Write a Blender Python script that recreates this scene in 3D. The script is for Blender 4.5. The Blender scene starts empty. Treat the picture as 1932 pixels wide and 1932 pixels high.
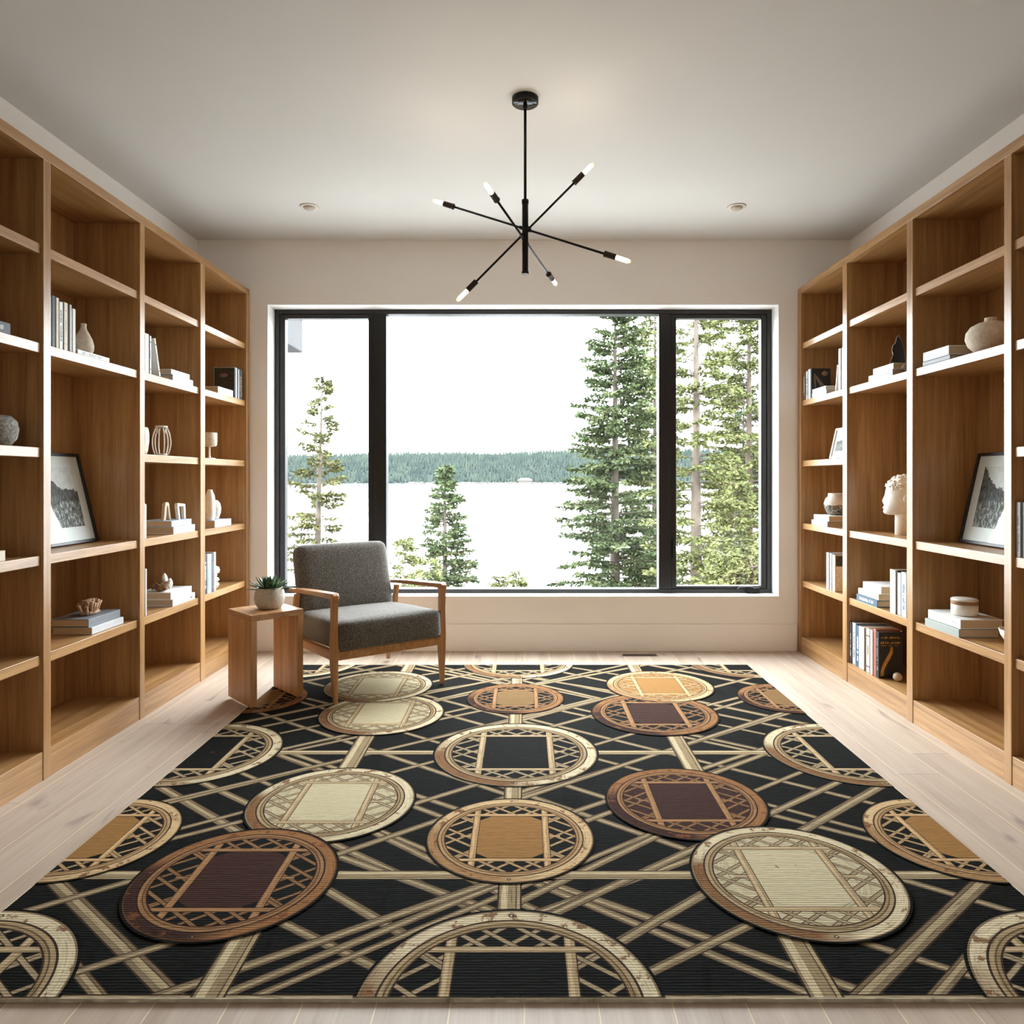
import bpy, bmesh, math, random
from mathutils import Vector, Matrix, noise as mnoise

S = bpy.context.scene
COL = S.collection
PI = math.pi

# ------------------------------------------------------------------ camera
H_CAM = 1.25
cam_d = bpy.data.cameras.new('camera')
cam = bpy.data.objects.new('camera', cam_d)
COL.objects.link(cam)
cam.location = (0, 0, H_CAM)
cam.rotation_euler = (PI / 2, 0, 0)
cam_d.sensor_width = 36
cam_d.lens = 36 * 1350 / 1932
cam_d.shift_x = -22 / 1932
cam_d.shift_y = -63 / 1932
cam_d.clip_end = 8000
cam_d.clip_start = 0.05
S.camera = cam

# ------------------------------------------------------------------ world, light, exposure
SKY = 6.0
W = bpy.data.worlds.new('overcast_sky')
S.world = W
W.use_nodes = True
wn, wl = W.node_tree.nodes, W.node_tree.links
wn.clear()
w_out = wn.new('ShaderNodeOutputWorld')
w_bg = wn.new('ShaderNodeBackground')
w_tc = wn.new('ShaderNodeTexCoord')
w_map = wn.new('ShaderNodeMapping')
w_map.inputs['Scale'].default_value = (1.2, 1.2, 9.0)
w_no = wn.new('ShaderNodeTexNoise')
w_no.inputs['Scale'].default_value = 1.6
w_no.inputs['Detail'].default_value = 4
w_rp = wn.new('ShaderNodeValToRGB')
w_rp.color_ramp.elements[0].position = 0.35
w_rp.color_ramp.elements[0].color = (0.80, 0.86, 0.92, 1)
w_rp.color_ramp.elements[1].position = 0.62
w_rp.color_ramp.elements[1].color = (0.96, 0.99, 1.02, 1)
wl.new(w_tc.outputs['Generated'], w_map.inputs['Vector'])
wl.new(w_map.outputs['Vector'], w_no.inputs['Vector'])
wl.new(w_no.outputs['Fac'], w_rp.inputs['Fac'])
wl.new(w_rp.outputs['Color'], w_bg.inputs['Color'])
w_bg.inputs['Strength'].default_value = SKY
wl.new(w_bg.outputs['Background'], w_out.inputs['Surface'])

def portal(name, loc, rot, sx, sy):
    d = bpy.data.lights.new(name, 'AREA')
    d.shape = 'RECTANGLE'
    d.size = sx
    d.size_y = sy
    d.cycles.is_portal = True
    o = bpy.data.objects.new(name, d)
    o.location = loc
    o.rotation_euler = rot
    COL.objects.link(o)

portal('window_portal', (0, 5.47, 1.454), (-PI / 2, 0, 0), 3.7, 2.12)

BULB_POWER = 60.0
S.view_settings.view_transform = 'Standard'
S.view_settings.look = 'None'
S.view_settings.exposure = 1.92
S.view_settings.gamma = 1.0
S.view_settings.use_curve_mapping = False
cy = S.cycles
cy.max_bounces = 9
cy.diffuse_bounces = 6
cy.glossy_bounces = 4
cy.transparent_max_bounces = 12
cy.caustics_reflective = True
cy.blur_glossy = 1.0
cy.caustics_refractive = False
cy.sample_clamp_indirect = 6.0
cy.use_denoising = True
try:
    cy.denoiser = 'OPENIMAGEDENOISE'
except Exception:
    pass

# ------------------------------------------------------------------ helpers
def lin(r, g, b):
    f = lambda c: (c / 12.92 if c <= 0.04045 else ((c + 0.055) / 1.055) ** 2.4)
    return (f(r / 255), f(g / 255), f(b / 255), 1.0)

def new_mat(name):
    m = bpy.data.materials.new(name)
    m.use_nodes = True
    nt = m.node_tree
    b = nt.nodes['Principled BSDF']
    return m, nt, b

def mixc(nt, a, b, fac, mode='MIX'):
    n = nt.nodes.new('ShaderNodeMix')
    n.data_type = 'RGBA'
    n.blend_type = mode
    for sock, v in ((n.inputs[0], fac), (n.inputs[6], a), (n.inputs[7], b)):
        if hasattr(v, 'is_output'):
            nt.links.new(v, sock)
        else:
            sock.default_value = v
    return n.outputs[2]

def math_n(nt, op, a, b=None, c=None):
    n = nt.nodes.new('ShaderNodeMath')
    n.operation = op
    for i, v in enumerate((a, b, c)):
        if v is None:
            continue
        if hasattr(v, 'is_output'):
            nt.links.new(v, n.inputs[i])
        else:
            n.inputs[i].default_value = v
    return n.outputs[0]

def noise_n(nt, vec, scale, detail=3, rough=0.55, dist=0.0):
    n = nt.nodes.new('ShaderNodeTexNoise')
    n.inputs['Scale'].default_value = scale
    n.inputs['Detail'].default_value = detail
    n.inputs['Roughness'].default_value = rough
    n.inputs['Distortion'].default_value = dist
    if vec is not None:
        nt.links.new(vec, n.inputs['Vector'])
    return n.outputs['Fac']

def map_n(nt, vec, scale=(1, 1, 1), loc=(0, 0, 0)):
    n = nt.nodes.new('ShaderNodeMapping')
    n.inputs['Scale'].default_value = scale
    n.inputs['Location'].default_value = loc
    nt.links.new(vec, n.inputs['Vector'])
    return n.outputs['Vector']

def ramp_n(nt, fac, stops):
    n = nt.nodes.new('ShaderNodeValToRGB')
    e = n.color_ramp.elements
    while len(e) < len(stops):
        e.new(0.5)
    for i, (p, c) in enumerate(stops):
        e[i].position = p
        e[i].color = c
    nt.links.new(fac, n.inputs['Fac'])
    return n.outputs['Color']

def bump_n(nt, bsdf, height, strength, dist=0.01):
    n = nt.nodes.new('ShaderNodeBump')
    n.inputs['Strength'].default_value = strength
    n.inputs['Distance'].default_value = dist
    nt.links.new(height, n.inputs['Height'])
    nt.links.new(n.outputs['Normal'], bsdf.inputs['Normal'])

def obj_co(nt):
    return nt.nodes.new('ShaderNodeTexCoord').outputs['Object']

def plain(name, rgb, rough=0.6, metal=0.0, var=0.06, scale=12, spec=0.5, bump=0.0):
    """A paint-like procedural material with a little tonal variation."""
    m, nt, b = new_mat(name)
    c = lin(*rgb)
    co = obj_co(nt)
    f = noise_n(nt, co, scale, 3)
    lo = tuple(x * (1 - var) for x in c[:3]) + (1,)
    hi = tuple(min(1, x * (1 + var)) for x in c[:3]) + (1,)
    nt.links.new(ramp_n(nt, f, [(0.3, lo), (0.7, hi)]), b.inputs['Base Color'])
    b.inputs['Roughness'].default_value = rough
    b.inputs['Metallic'].default_value = metal
    b.inputs['Specular IOR Level'].default_value = spec
    if bump:
        bump_n(nt, b, noise_n(nt, co, scale * 6, 4), bump, 0.004)
    return m

def wood(name, dark, mid, light, axis='z', rough=0.36, spec=0.5, stretch=28.0, bump=0.12):
    m, nt, b = new_mat(name)
    co = obj_co(nt)
    inf = nt.nodes.new('ShaderNodeObjectInfo')
    off = nt.nodes.new('ShaderNodeVectorMath')
    off.operation = 'ADD'
    cmb = nt.nodes.new('ShaderNodeCombineXYZ')
    r = math_n(nt, 'MULTIPLY', inf.outputs['Random'], 17.0)
    for i in range(3):
        nt.links.new(r, cmb.inputs[i])
    nt.links.new(co, off.inputs[0])
    nt.links.new(cmb.outputs[0], off.inputs[1])
    v = off.outputs[0]
    sc = [stretch, stretch, stretch]
    sc['xyz'.index(axis)] = 1.0
    v1 = map_n(nt, v, tuple(sc))
    sc2 = [stretch * 9, stretch * 9, stretch * 9]
    sc2['xyz'.index(axis)] = 6.0
    v2 = map_n(nt, v, tuple(sc2))
    n1 = noise_n(nt, v1, 1.0, 4, 0.6, 0.6)
    n2 = noise_n(nt, v2, 1.0, 2, 0.6)
    base = ramp_n(nt, n1, [(0.25, lin(*dark)), (0.5, lin(*mid)), (0.75, lin(*light))])
    pore = ramp_n(nt, n2, [(0.3, (0.72, 0.68, 0.62, 1)), (0.55, (1, 1, 1, 1))])
    c = mixc(nt, base, pore, 0.8, 'MULTIPLY')
    tone = math_n(nt, 'MULTIPLY_ADD', inf.outputs['Random'], 0.16, 0.92)
    tc = nt.nodes.new('ShaderNodeCombineXYZ')
    for i in range(3):
        nt.links.new(tone, tc.inputs[i])
    c = mixc(nt, c, tc.outputs[0], 1.0, 'MULTIPLY')
    nt.links.new(c, b.inputs['Base Color'])
    b.inputs['Roughness'].default_value = rough
    b.inputs['Specular IOR Level'].default_value = spec
    bump_n(nt, b, n2, bump, 0.002)
    return m

class MB:
    """collects shapes and links them as ONE mesh object"""
    def __init__(s):
        s.v, s.f, s.m, s.sm = [], [], [], []
    def add(s, vs, fs, mi=0, smooth=False):
        b = len(s.v)
        s.v += [tuple(p) for p in vs]
        for f in fs:
            s.f.append(tuple(i + b for i in f))
            s.m.append(mi)
            s.sm.append(smooth)
        return s
    def box(s, x0, x1, y0, y1, z0, z1, mi=0, M=None):
        vs = [Vector(p) for p in ((x0, y0, z0), (x1, y0, z0), (x1, y1, z0), (x0, y1, z0),
                                  (x0, y0, z1), (x1, y0, z1), (x1, y1, z1), (x0, y1, z1))]
        if M is not None:
            vs = [M @ p for p in vs]
        return s.add(vs, [(3, 2, 1, 0), (4, 5, 6, 7), (0, 1, 5, 4), (1, 2, 6, 5), (2, 3, 7, 6), (3, 0, 4, 7)], mi)
    def lathe(s, prof, n=32, c=(0, 0, 0), mi=0, M=None, cap=True, wob=None):
        vs, fs = [], []
        for i, (r, z) in enumerate(prof):
            for k in range(n):
                a = 2 * PI * k / n
                rr = r * (wob(a, z) if wob else 1)
                p = Vector((c[0] + rr * math.cos(a), c[1] + rr * math.sin(a), c[2] + z))
                vs.append(M @ p if M is not None else p)
        for i in range(len(prof) - 1):
            for k in range(n):
                k2 = (k + 1) % n
                fs.append((i * n + k, i * n + k2, (i + 1) * n + k2, (i + 1) * n + k))
        s.add(vs, fs, mi, True)
        if cap:
            b = len(s.v) - len(vs)
            for ring, rev in ((0, True), (len(prof) - 1, False)):
                if prof[ring][0] > 1e-5:
                    ids = [b + ring * n + k for k in range(n)]
                    s.f.append(tuple(reversed(ids)) if rev else tuple(ids))
                    s.m.append(mi)
                    s.sm.append(False)
        return s
    def tube(s, pts, rad, n=8, mi=0, cap=True, flat=1.0, up=None):
        pts = [Vector(p) for p in pts]
        if not isinstance(rad, (list, tuple)):
            rad = [rad] * len(pts)
        vs, fs = [], []
        ref = Vector(up) if up else None
        for i, p in enumerate(pts):
            t = (pts[min(i + 1, len(pts) - 1)] - pts[max(i - 1, 0)]).normalized()
            if ref is None:
                ref = Vector((0, 0, 1)) if abs(t.z) < 0.9 else Vector((1, 0, 0))
            a = t.cross(ref).normalized()
            bb = a.cross(t).normalized()
            ref = bb
            for k in range(n):
                an = 2 * PI * k / n
                vs.append(p + a * (rad[i] * math.cos(an)) + bb * (rad[i] * flat * math.sin(an)))
        for i in range(len(pts) - 1):
            for k in range(n):
                k2 = (k + 1) % n
                fs.append((i * n + k, i * n + k2, (i + 1) * n + k2, (i + 1) * n + k))
        s.add(vs, fs, mi, True)
        if cap:
            b = len(s.v) - len(vs)
            s.f.append(tuple(b + k for k in reversed(range(n))))
            s.f.append(tuple(b + (len(pts) - 1) * n + k for k in range(n)))
            s.m += [mi, mi]
            s.sm += [False, False]
        return s
    def loft(s, rects, mi=0):
        """rects: list of 4-point rings"""
        vs, fs = [], []
        for r in rects:
            vs += [Vector(p) for p in r]
        for i in range(len(rects) - 1):
            for k in range(4):
                k2 = (k + 1) % 4
                fs.append((i * 4 + k, i * 4 + k2, (i + 1) * 4 + k2, (i + 1) * 4 + k))
        fs.append((3, 2, 1, 0))
        e = (len(rects) - 1) * 4
        fs.append((e, e + 1, e + 2, e + 3))
        return s.add(vs, fs, mi)
    def blob(s, c, r, sub=3, amp=0.2, freq=3.0, seed=0, mi=0, M=None):
        bm = bmesh.new()
        bmesh.ops.create_icosphere(bm, subdivisions=sub, radius=1)
        vs = []
        for v in bm.verts:
            d = v.co.normalized()
            k = 1 + amp * mnoise.noise(d * freq + Vector((seed * 3.1, seed * 1.7, seed)))
            p = Vector((d.x * r[0] * k, d.y * r[1] * k, d.z * r[2] * k))
            if M is not None:
                p = M @ p
            vs.append(p + Vector(c))
        fs = [[v.index for v in f.verts] for f in bm.faces]
        bm.free()
        return s.add(vs, fs, mi, True)
    def build(s, name, mats, parent=None, loc=(0, 0, 0), rot=(0, 0, 0), bevel=0.0, seg=2):
        me = bpy.data.meshes.new(name)
        me.from_pydata(s.v, [], s.f)
        if not isinstance(mats, (list, tuple)):
            mats = [mats]
        for m in mats:
            me.materials.append(m)
        me.polygons.foreach_set('material_index', s.m)
        me.polygons.foreach_set('use_smooth', s.sm)
        me.update()
        o = bpy.data.objects.new(name, me)
        COL.objects.link(o)
        o.location = loc
        o.rotation_euler = rot
        if parent is not None:
            o.parent = parent
        if bevel:
            b = o.modifiers.new('bevel', 'BEVEL')
            b.width = bevel
            b.segments = seg
            b.limit_method = 'ANGLE'
            b.angle_limit = 0.9
        return o

def tag(o, label=None, cat=None, group=None, kind=None):
    if label:
        o['label'] = label
    if cat:
        o['category'] = cat
    if group:
        o['group'] = group
    if kind:
        o['kind'] = kind
    return o

def thing(name, label, cat, loc=(0, 0, 0), rz=0.0, group=None, kind=None):
    o = bpy.data.objects.new(name, None)
    o.empty_display_size = 0.1
    COL.objects.link(o)
    o.location = loc
    o.rotation_euler = (0, 0, rz)
    return tag(o, label, cat, group, kind)

# ------------------------------------------------------------------ materials
M_WALL = plain('wall_paint', (247, 244, 241), 0.75, var=0.012, scale=2, spec=0.3)
M_CEIL = plain('ceiling_paint', (215, 214, 212), 0.85, var=0.01, scale=2, spec=0.2)
M_WHITE = plain('white_reveal_paint', (240, 240, 238), 0.55, var=0.01, scale=3)
M_BLACKF = plain('black_window_metal', (26, 26, 28), 0.38, var=0.08, scale=8)
M_BLACK = plain('black_lamp_metal', (20, 20, 21), 0.5, var=0.08, spec=0.25)
M_SOCKET = plain('brown_socket_metal', (58, 46, 38), 0.6, var=0.1, spec=0.25)
M_CHROME = plain('dark_chrome', (58, 60, 62), 0.08, metal=1.0, var=0.02)

OAK = ((142, 104, 64), (176, 134, 87), (197, 158, 108))
M_OAK_Z = wood('oak_grain_upright', *OAK, axis='z', rough=0.30, spec=0.7)
M_OAK_Y = wood('oak_grain_along_shelf', *OAK, axis='y', rough=0.30, spec=0.7)
M_OAK_X = wood('oak_grain_across', *OAK, axis='x', rough=0.4)
M_TABLE = wood('table_oak', (162, 116, 74), (190, 144, 98), (210, 168, 122), axis='z', rough=0.42, stretch=22)
M_TABLE_T = wood('table_top_oak', (158, 114, 76), (184, 140, 98), (204, 162, 118), axis='y', rough=0.36, stretch=22)
M_CHAIRW = wood('chair_teak', (154, 106, 64), (184, 134, 86), (206, 160, 112), axis='z', rough=0.38, stretch=30)
M_CHAIRW_Y = wood('chair_teak_arm', (154, 106, 64), (184, 134, 86), (206, 160, 112), axis='y', rough=0.34, stretch=30)

def mk_floor():
    m, nt, b = new_mat('pale_oak_planks')
    co = obj_co(nt)
    sep = nt.nodes.new('ShaderNodeSeparateXYZ')
    nt.links.new(co, sep.inputs[0])
    xs = math_n(nt, 'DIVIDE', sep.outputs[0], 0.176)
    col = math_n(nt, 'FLOOR', xs)
    wn_ = nt.nodes.new('ShaderNodeTexWhiteNoise')
    wn_.noise_dimensions = '1D'
    nt.links.new(col, wn_.inputs['W'])
    ys = math_n(nt, 'ADD', math_n(nt, 'DIVIDE', sep.outputs[1], 2.1), math_n(nt, 'MULTIPLY', wn_.outputs['Value'], 5.0))
    row = math_n(nt, 'FLOOR', ys)
    pid = math_n(nt, 'ADD', math_n(nt, 'MULTIPLY', col, 7.31), math_n(nt, 'MULTIPLY', row, 3.17))
    wn2 = nt.nodes.new('ShaderNodeTexWhiteNoise')
    wn2.noise_dimensions = '1D'
    nt.links.new(pid, wn2.inputs['W'])
    cmb = nt.nodes.new('ShaderNodeCombineXYZ')
    nt.links.new(sep.outputs[0], cmb.inputs[0])
    nt.links.new(sep.outputs[1], cmb.inputs[1])
    nt.links.new(math_n(nt, 'MULTIPLY', wn2.outputs['Value'], 40.0), cmb.inputs[2])
    g1 = noise_n(nt, map_n(nt, cmb.outputs[0], (16, 1.1, 1)), 1.0, 4, 0.6, 0.8)
    g2 = noise_n(nt, map_n(nt, cmb.outputs[0], (170, 5, 1)), 1.0, 2)
    kn = noise_n(nt, map_n(nt, cmb.outputs[0], (9.5, 3.0, 1)), 1.0, 2, 0.5, 0.5)
    base = ramp_n(nt, g1, [(0.25, lin(176, 156, 138)), (0.5, lin(193, 175, 158)), (0.78, lin(205, 189, 173))])
    tone = math_n(nt, 'MULTIPLY_ADD', wn2.outputs['Value'], 0.13, 0.92)
    tc = nt.nodes.new('ShaderNodeCombineXYZ')
    for i in range(3):
        nt.links.new(tone, tc.inputs[i])
    c = mixc(nt, base, tc.outputs[0], 1.0, 'MULTIPLY')
    c = mixc(nt, c, ramp_n(nt, g2, [(0.3, (0.86, 0.84, 0.82, 1)), (0.6, (1, 1, 1, 1))]), 0.6, 'MULTIPLY')
    kf = ramp_n(nt, kn, [(0.66, (0, 0, 0, 1)), (0.78, (1, 1, 1, 1))])
    c = mixc(nt, c, lin(128, 108, 106), math_n(nt, 'MULTIPLY', kf, 0.8))
    fx = math_n(nt, 'FRACT', xs)
    seam = math_n(nt, 'LESS_THAN', fx, 0.018)
    c = mixc(nt, c, lin(236, 216, 178), math_n(nt, 'MULTIPLY', seam, 0.85))
    fy = math_n(nt, 'FRACT', ys)
    end = math_n(nt, 'LESS_THAN', fy, 0.0016)
    c = mixc(nt, c, lin(120, 100, 84), math_n(nt, 'MULTIPLY', end, 0.7))
    nt.links.new(c, b.inputs['Base Color'])
    b.inputs['Roughness'].default_value = 0.5
    b.inputs['Specular IOR Level'].default_value = 0.4
    bump_n(nt, b, g2, 0.06, 0.002)
    return m
M_FLOOR = mk_floor()

def mk_glass():
    m = bpy.data.materials.new('window_glass')
    m.use_nodes = True
    nt = m.node_tree
    nt.nodes.clear()
    out = nt.nodes.new('ShaderNodeOutputMaterial')
    mx = nt.nodes.new('ShaderNodeMixShader')
    tr = nt.nodes.new('ShaderNodeBsdfTransparent')
    gl = nt.nodes.new('ShaderNodeBsdfGlossy')
    gl.inputs['Roughness'].default_value = 0.02
    tr.inputs['Color'].default_value = (0.97, 0.985, 0.98, 1)
    lw = nt.nodes.new('ShaderNodeLayerWeight')
    lw.inputs['Blend'].default_value = 0.5
    fac = math_n(nt, 'MULTIPLY_ADD', math_n(nt, 'POWER', lw.outputs['Facing'], 5.0), 0.9, 0.025)
    nt.links.new(fac, mx.inputs[0])
    nt.links.new(tr.outputs[0], mx.inputs[1])
    nt.links.new(gl.outputs[0], mx.inputs[2])
    nt.links.new(mx.outputs[0], out.inputs['Surface'])
    return m
M_GLASS = mk_glass()

def mk_emit(name, rgb, strength):
    m, nt, b = new_mat(name)
    b.inputs['Base Color'].default_value = (1, 0.95, 0.88, 1)
    b.inputs['Emission Color'].default_value = rgb
    b.inputs['Emission Strength'].default_value = strength
    return m
M_BULB = mk_emit('warm_bulb_light', (1.0, 0.88, 0.72, 1), BULB_POWER)
M_TUBE = bpy.data.materials.new('frosted_bulb_glass')
M_TUBE.use_nodes = True
nt = M_TUBE.node_tree
nt.nodes.clear()
_o = nt.nodes.new('ShaderNodeOutputMaterial')
_m = nt.nodes.new('ShaderNodeMixShader')
_t = nt.nodes.new('ShaderNodeBsdfTransparent')
_e = nt.nodes.new('ShaderNodeEmission')
_t.inputs['Color'].default_value = (1.0, 0.97, 0.92, 1)
_e.inputs['Color'].default_value = (1.0, 0.80, 0.52, 1)
_e.inputs['Strength'].default_value = 0.42
_m.inputs[0].default_value = 0.45
nt.links.new(_t.outputs[0], _m.inputs[1])
nt.links.new(_e.outputs[0], _m.inputs[2])
nt.links.new(_m.outputs[0], _o.inputs['Surface'])

def mk_fabric():
    m, nt, b = new_mat('grey_tweed')
    co = obj_co(nt)
    f1 = noise_n(nt, map_n(nt, co, (170, 170, 300)), 1.0, 2, 0.6)
    f2 = noise_n(nt, map_n(nt, co, (300, 300, 140)), 1.0, 2, 0.6)
    f = math_n(nt, 'MULTIPLY_ADD', f1, 0.55, math_n(nt, 'MULTIPLY', f2, 0.45))
    c = ramp_n(nt, f, [(0.34, lin(40, 37, 34)), (0.5, lin(88, 84, 78)), (0.66, lin(146, 141, 132))])
    nt.links.new(c, b.inputs['Base Color'])
    b.inputs['Roughness'].default_value = 0.92
    b.inputs['Sheen Weight'].default_value = 0.25
    b.inputs['Specular IOR Level'].default_value = 0.15
    bump_n(nt, b, f, 0.5, 0.003)
    return m
M_FABRIC = mk_fabric()

# ------------------------------------------------------------------ room shell
ZC = 2.98
YB, YR = 5.19, -2.0
XW = 2.369
WT = 0.30
def struct(o):
    o['kind'] = 'structure'
    return o
struct(MB().box(-XW - 0.2, XW + 0.2, YR - 0.2, YB + WT, -0.12, 0).build('floor', M_FLOOR))
struct(MB().box(-XW - 0.2, XW + 0.2, YR - 0.2, YB + WT, ZC, ZC + 0.15).build('ceiling', M_CEIL))
struct(MB().box(-XW - 0.2, -XW, YR, YB, 0, ZC).build('wall_left', M_WALL))
struct(MB().box(XW, XW + 0.2, YR, YB, 0, ZC).build('wall_right', M_WALL))
# back wall with the window opening
WX0, WX1, WZ0, WZ1 = -1.861, 1.853, 0.393, 2.515
FY = 5.335                                                       # room face of the window frame
w = MB()
w.box(-XW - 0.2, WX0, YB, YB + WT, 0, ZC).box(WX1, XW + 0.2, YB, YB + WT, 0, ZC)
w.box(WX0, WX1, YB, YB + WT, 0, WZ0).box(WX0, WX1, YB, YB + WT, WZ1, ZC)
struct(w.build('wall_back', M_WALL))
# white painted reveal lining
w = MB()
t = 0.004
w.box(WX0, WX0 + t, YB - 0.001, FY, WZ0, WZ1).box(WX1 - t, WX1, YB - 0.001, FY, WZ0, WZ1)
w.box(WX0 + t, WX1 - t, YB - 0.001, FY, WZ0, WZ0 + t).box(WX0 + t, WX1 - t, YB - 0.001, FY, WZ1 - t, WZ1)
struct(w.build('trim_1', M_WHITE))
# rear wall (behind the camera)
struct(MB().box(-XW - 0.2, XW + 0.2, YR - 0.2, YR, 0, ZC).build('wall_rear', M_WALL))
# baseboard under the window
struct(MB().box(-1.98, 1.98, YB - 0.014, YB, 0, 0.196).build('baseboard_back', M_WALL, bevel=0.003))

# window_1 : three lights, black frame
win = thing('window_1', None, None, (0, 0, 0), kind='structure')
fx0, fx1, fz0, fz1 = WX0 + 0.004, WX1 - 0.004, WZ0 + 0.004, WZ1 - 0.004
FD = 0.09
def X(px, y=FY):
    return (px - 988) * y / 1350
m0a, m0b, m1a, m1b = -1.150, -1.024, 1.008, 1.130
w = MB()
w.box(fx0, fx0 + 0.035, FY, FY + FD, fz0, fz1).box(fx1 - 0.035, fx1, FY, FY + FD, fz0, fz1)
w.box(fx0 + 0.035, fx1 - 0.035, FY, FY + FD, fz1 - 0.034, fz1).box(fx0 + 0.035, fx1 - 0.035, FY, FY + FD, fz0, fz0 + 0.030)
w.build('window_frame', M_BLACKF, win, bevel=0.003)
MB().box(m0a + 0.03, m0b, FY, FY + FD, fz0 + 0.03, fz1 - 0.034).build('mullion', M_BLACKF, win, bevel=0.003)
MB().box(m1a, m1b - 0.03, FY, FY + FD, fz0 + 0.03, fz1 - 0.034).build('mullion', M_BLACKF, win, bevel=0.003)
def sash(x0, x1):
    w = MB()
    a, y0, y1 = 0.040, FY + 0.008, FY + 0.07
    z0, z1 = fz0 + 0.031, fz1 - 0.035
    w.box(x0, x0 + a, y0, y1, z0, z1).box(x1 - a, x1, y0, y1, z0, z1)
    w.box(x0 + a, x1 - a, y0, y1, z1 - 0.030, z1).box(x0 + a, x1 - a, y0, y1, z0, z0 + 0.020)
    s_ = w.build('sash', M_BLACKF, win, bevel=0.003)
    MB().box(x0 + a - 0.005, x1 - a + 0.005, FY + 0.04, FY + 0.046, z0 + 0.015, z1 - 0.025).build('pane', M_GLASS, s_)
sash(fx0 + 0.036, m0a + 0.029)
sash(m1b - 0.029, fx1 - 0.036)
MB().box(m0b - 0.005, m1a + 0.005, FY + 0.04, FY + 0.046, fz0 + 0.025, fz1 - 0.03).build('pane', M_GLASS, win)
# crank handle at the foot of the right casement
h = MB()
h.box(1.655, 1.755, FY - 0.022, FY, fz0 + 0.002, fz0 + 0.042)
h.tube([(1.70, FY - 0.03, fz0 + 0.044), (1.66, FY - 0.036, fz0 + 0.048), (1.60, FY - 0.034, fz0 + 0.044), (1.585, FY - 0.03, fz0 + 0.03)], 0.007, 8)
h.build('crank_handle', M_BLACK, win, bevel=0.003)
h = MB()
h.box(1.108, 1.118, FY - 0.010, FY, 0.66, 0.80)
h.build('lock_lever', M_CHROME, win, bevel=0.003)

# ------------------------------------------------------------------ outdoors
M_WATER, nt, b = new_mat('lake_water')
co = obj_co(nt)
nz = noise_n(nt, map_n(nt, co, (0.5, 0.12, 1)), 1.0, 4)
b.inputs['Base Color'].default_value = (0.05, 0.065, 0.07, 1)
b.inputs['Roughness'].default_value = 0.12
b.inputs['IOR'].default_value = 1.33
bump_n(nt, b, nz, 0.05, 0.3)
M_GROUND = plain('forest_floor', (46, 44, 30), 0.95, var=0.4, scale=0.8)
M_HILL = plain('hill_soil_hazed', (30, 39, 39), 0.95, var=0.2, scale=0.01)  # follows the far forest tone, haze tint included in the colour
M_ROCK = plain('shore_rock', (72, 66, 62), 0.9, var=0.35, scale=0.06)
M_SIDING = plain('grey_siding', (42, 42, 45), 0.8, var=0.06, scale=6)

LAKE_Z = -12.0
struct(MB().add([(-3200, 55, LAKE_Z), (3200, 55, LAKE_Z), (3200, 2300, LAKE_Z), (-3200, 2300, LAKE_Z)], [(0, 1, 2, 3)]).build('lake', M_WATER))
# near slope falling from the house to the lake, and level ground on the other side of the house
def gz(x, y):
    if y < 5.6:
        return -0.35
    k = -0.6 - 0.178 * (y - 6)
    k += 0.02 * max(0, x) * min(1, (y - 5.6) / 10)
    return k
w = MB()
xs = [-160 + 10 * i for i in range(33)]
ys = [-60, -30, -8, 5.6, 6, 9, 12, 16, 20, 25, 30, 36, 44, 54, 66, 80]
vs = [(x, y, gz(x, y) + (0.15 * mnoise.noise(Vector((x * 0.3, y * 0.3, 0))) if y > 8 else 0)) for y in ys for x in xs]
n = len(xs)
fs = [(j * n + i, j * n + i + 1, (j + 1) * n + i + 1, (j + 1) * n + i) for j in range(len(ys) - 1) for i in range(n - 1)]
struct(w.add(vs, fs, 0, True).build('ground', M_GROUND))

struct(MB().box(-9, 9, YB + WT + 0.02, 10.4, -0.58, -0.46).build('bounce_slab', plain('grey_concrete_bounce', (146, 145, 142), 0.9, var=0.06, scale=1.5)))  # unseen slab added outside to bounce daylight up onto the ceiling

# the far shore : hill, forest, rocks
FARY = 1987.0
def hill_h(x):
    return 90 + 8 * mnoise.noise(Vector((x * 0.004, 0.3, 0))) + 0.012 * x
w = MB()
hx = [-1800 + 60 * i for i in range(61)]
prof = [(0, 0.0), (60, 0.16), (150, 0.45), (280, 0.8), (420, 1.0), (700, 0.9)]
vs = [(x, FARY + dy, LAKE_Z - 1 + k * hill_h(x)) for dy, k in prof for x in hx]
n = len(hx)
fs = [(j * n + i, j * n + i + 1, (j + 1) * n + i + 1, (j + 1) * n + i) for j in range(len(prof) - 1) for i in range(n - 1)]
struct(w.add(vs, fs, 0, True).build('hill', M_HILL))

def mk_leaf(name, dark, mid, light, scale=0.6, trans=0.25):
    m, nt, b = new_mat(name)
    co = obj_co(nt)
    f = noise_n(nt, co, scale, 3, 0.7)
    c = ramp_n(nt, f, [(0.3, lin(*dark)), (0.5, lin(*mid)), (0.7, lin(*light))])
    nt.links.new(c, b.inputs['Base Color'])
    b.inputs['Roughness'].default_value = 0.85
    b.inputs['Specular IOR Level'].default_value = 0.04
    return m
M_FARTREE = mk_leaf('far_spruce_hazed', (32, 40, 39), (42, 50, 47), (54, 61, 53), 0.02)  # blue tint of distance haze is put into the base colour
rnd = random.Random(5)
w = MB()
def hill_z(x, dy):
    for (a, ka), (b_, kb) in zip(prof, prof[1:]):
        if a <= dy <= b_:
            k = ka + (kb - ka) * (dy - a) / (b_ - a)
            return LAKE_Z - 1 + k * hill_h(x)
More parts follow.
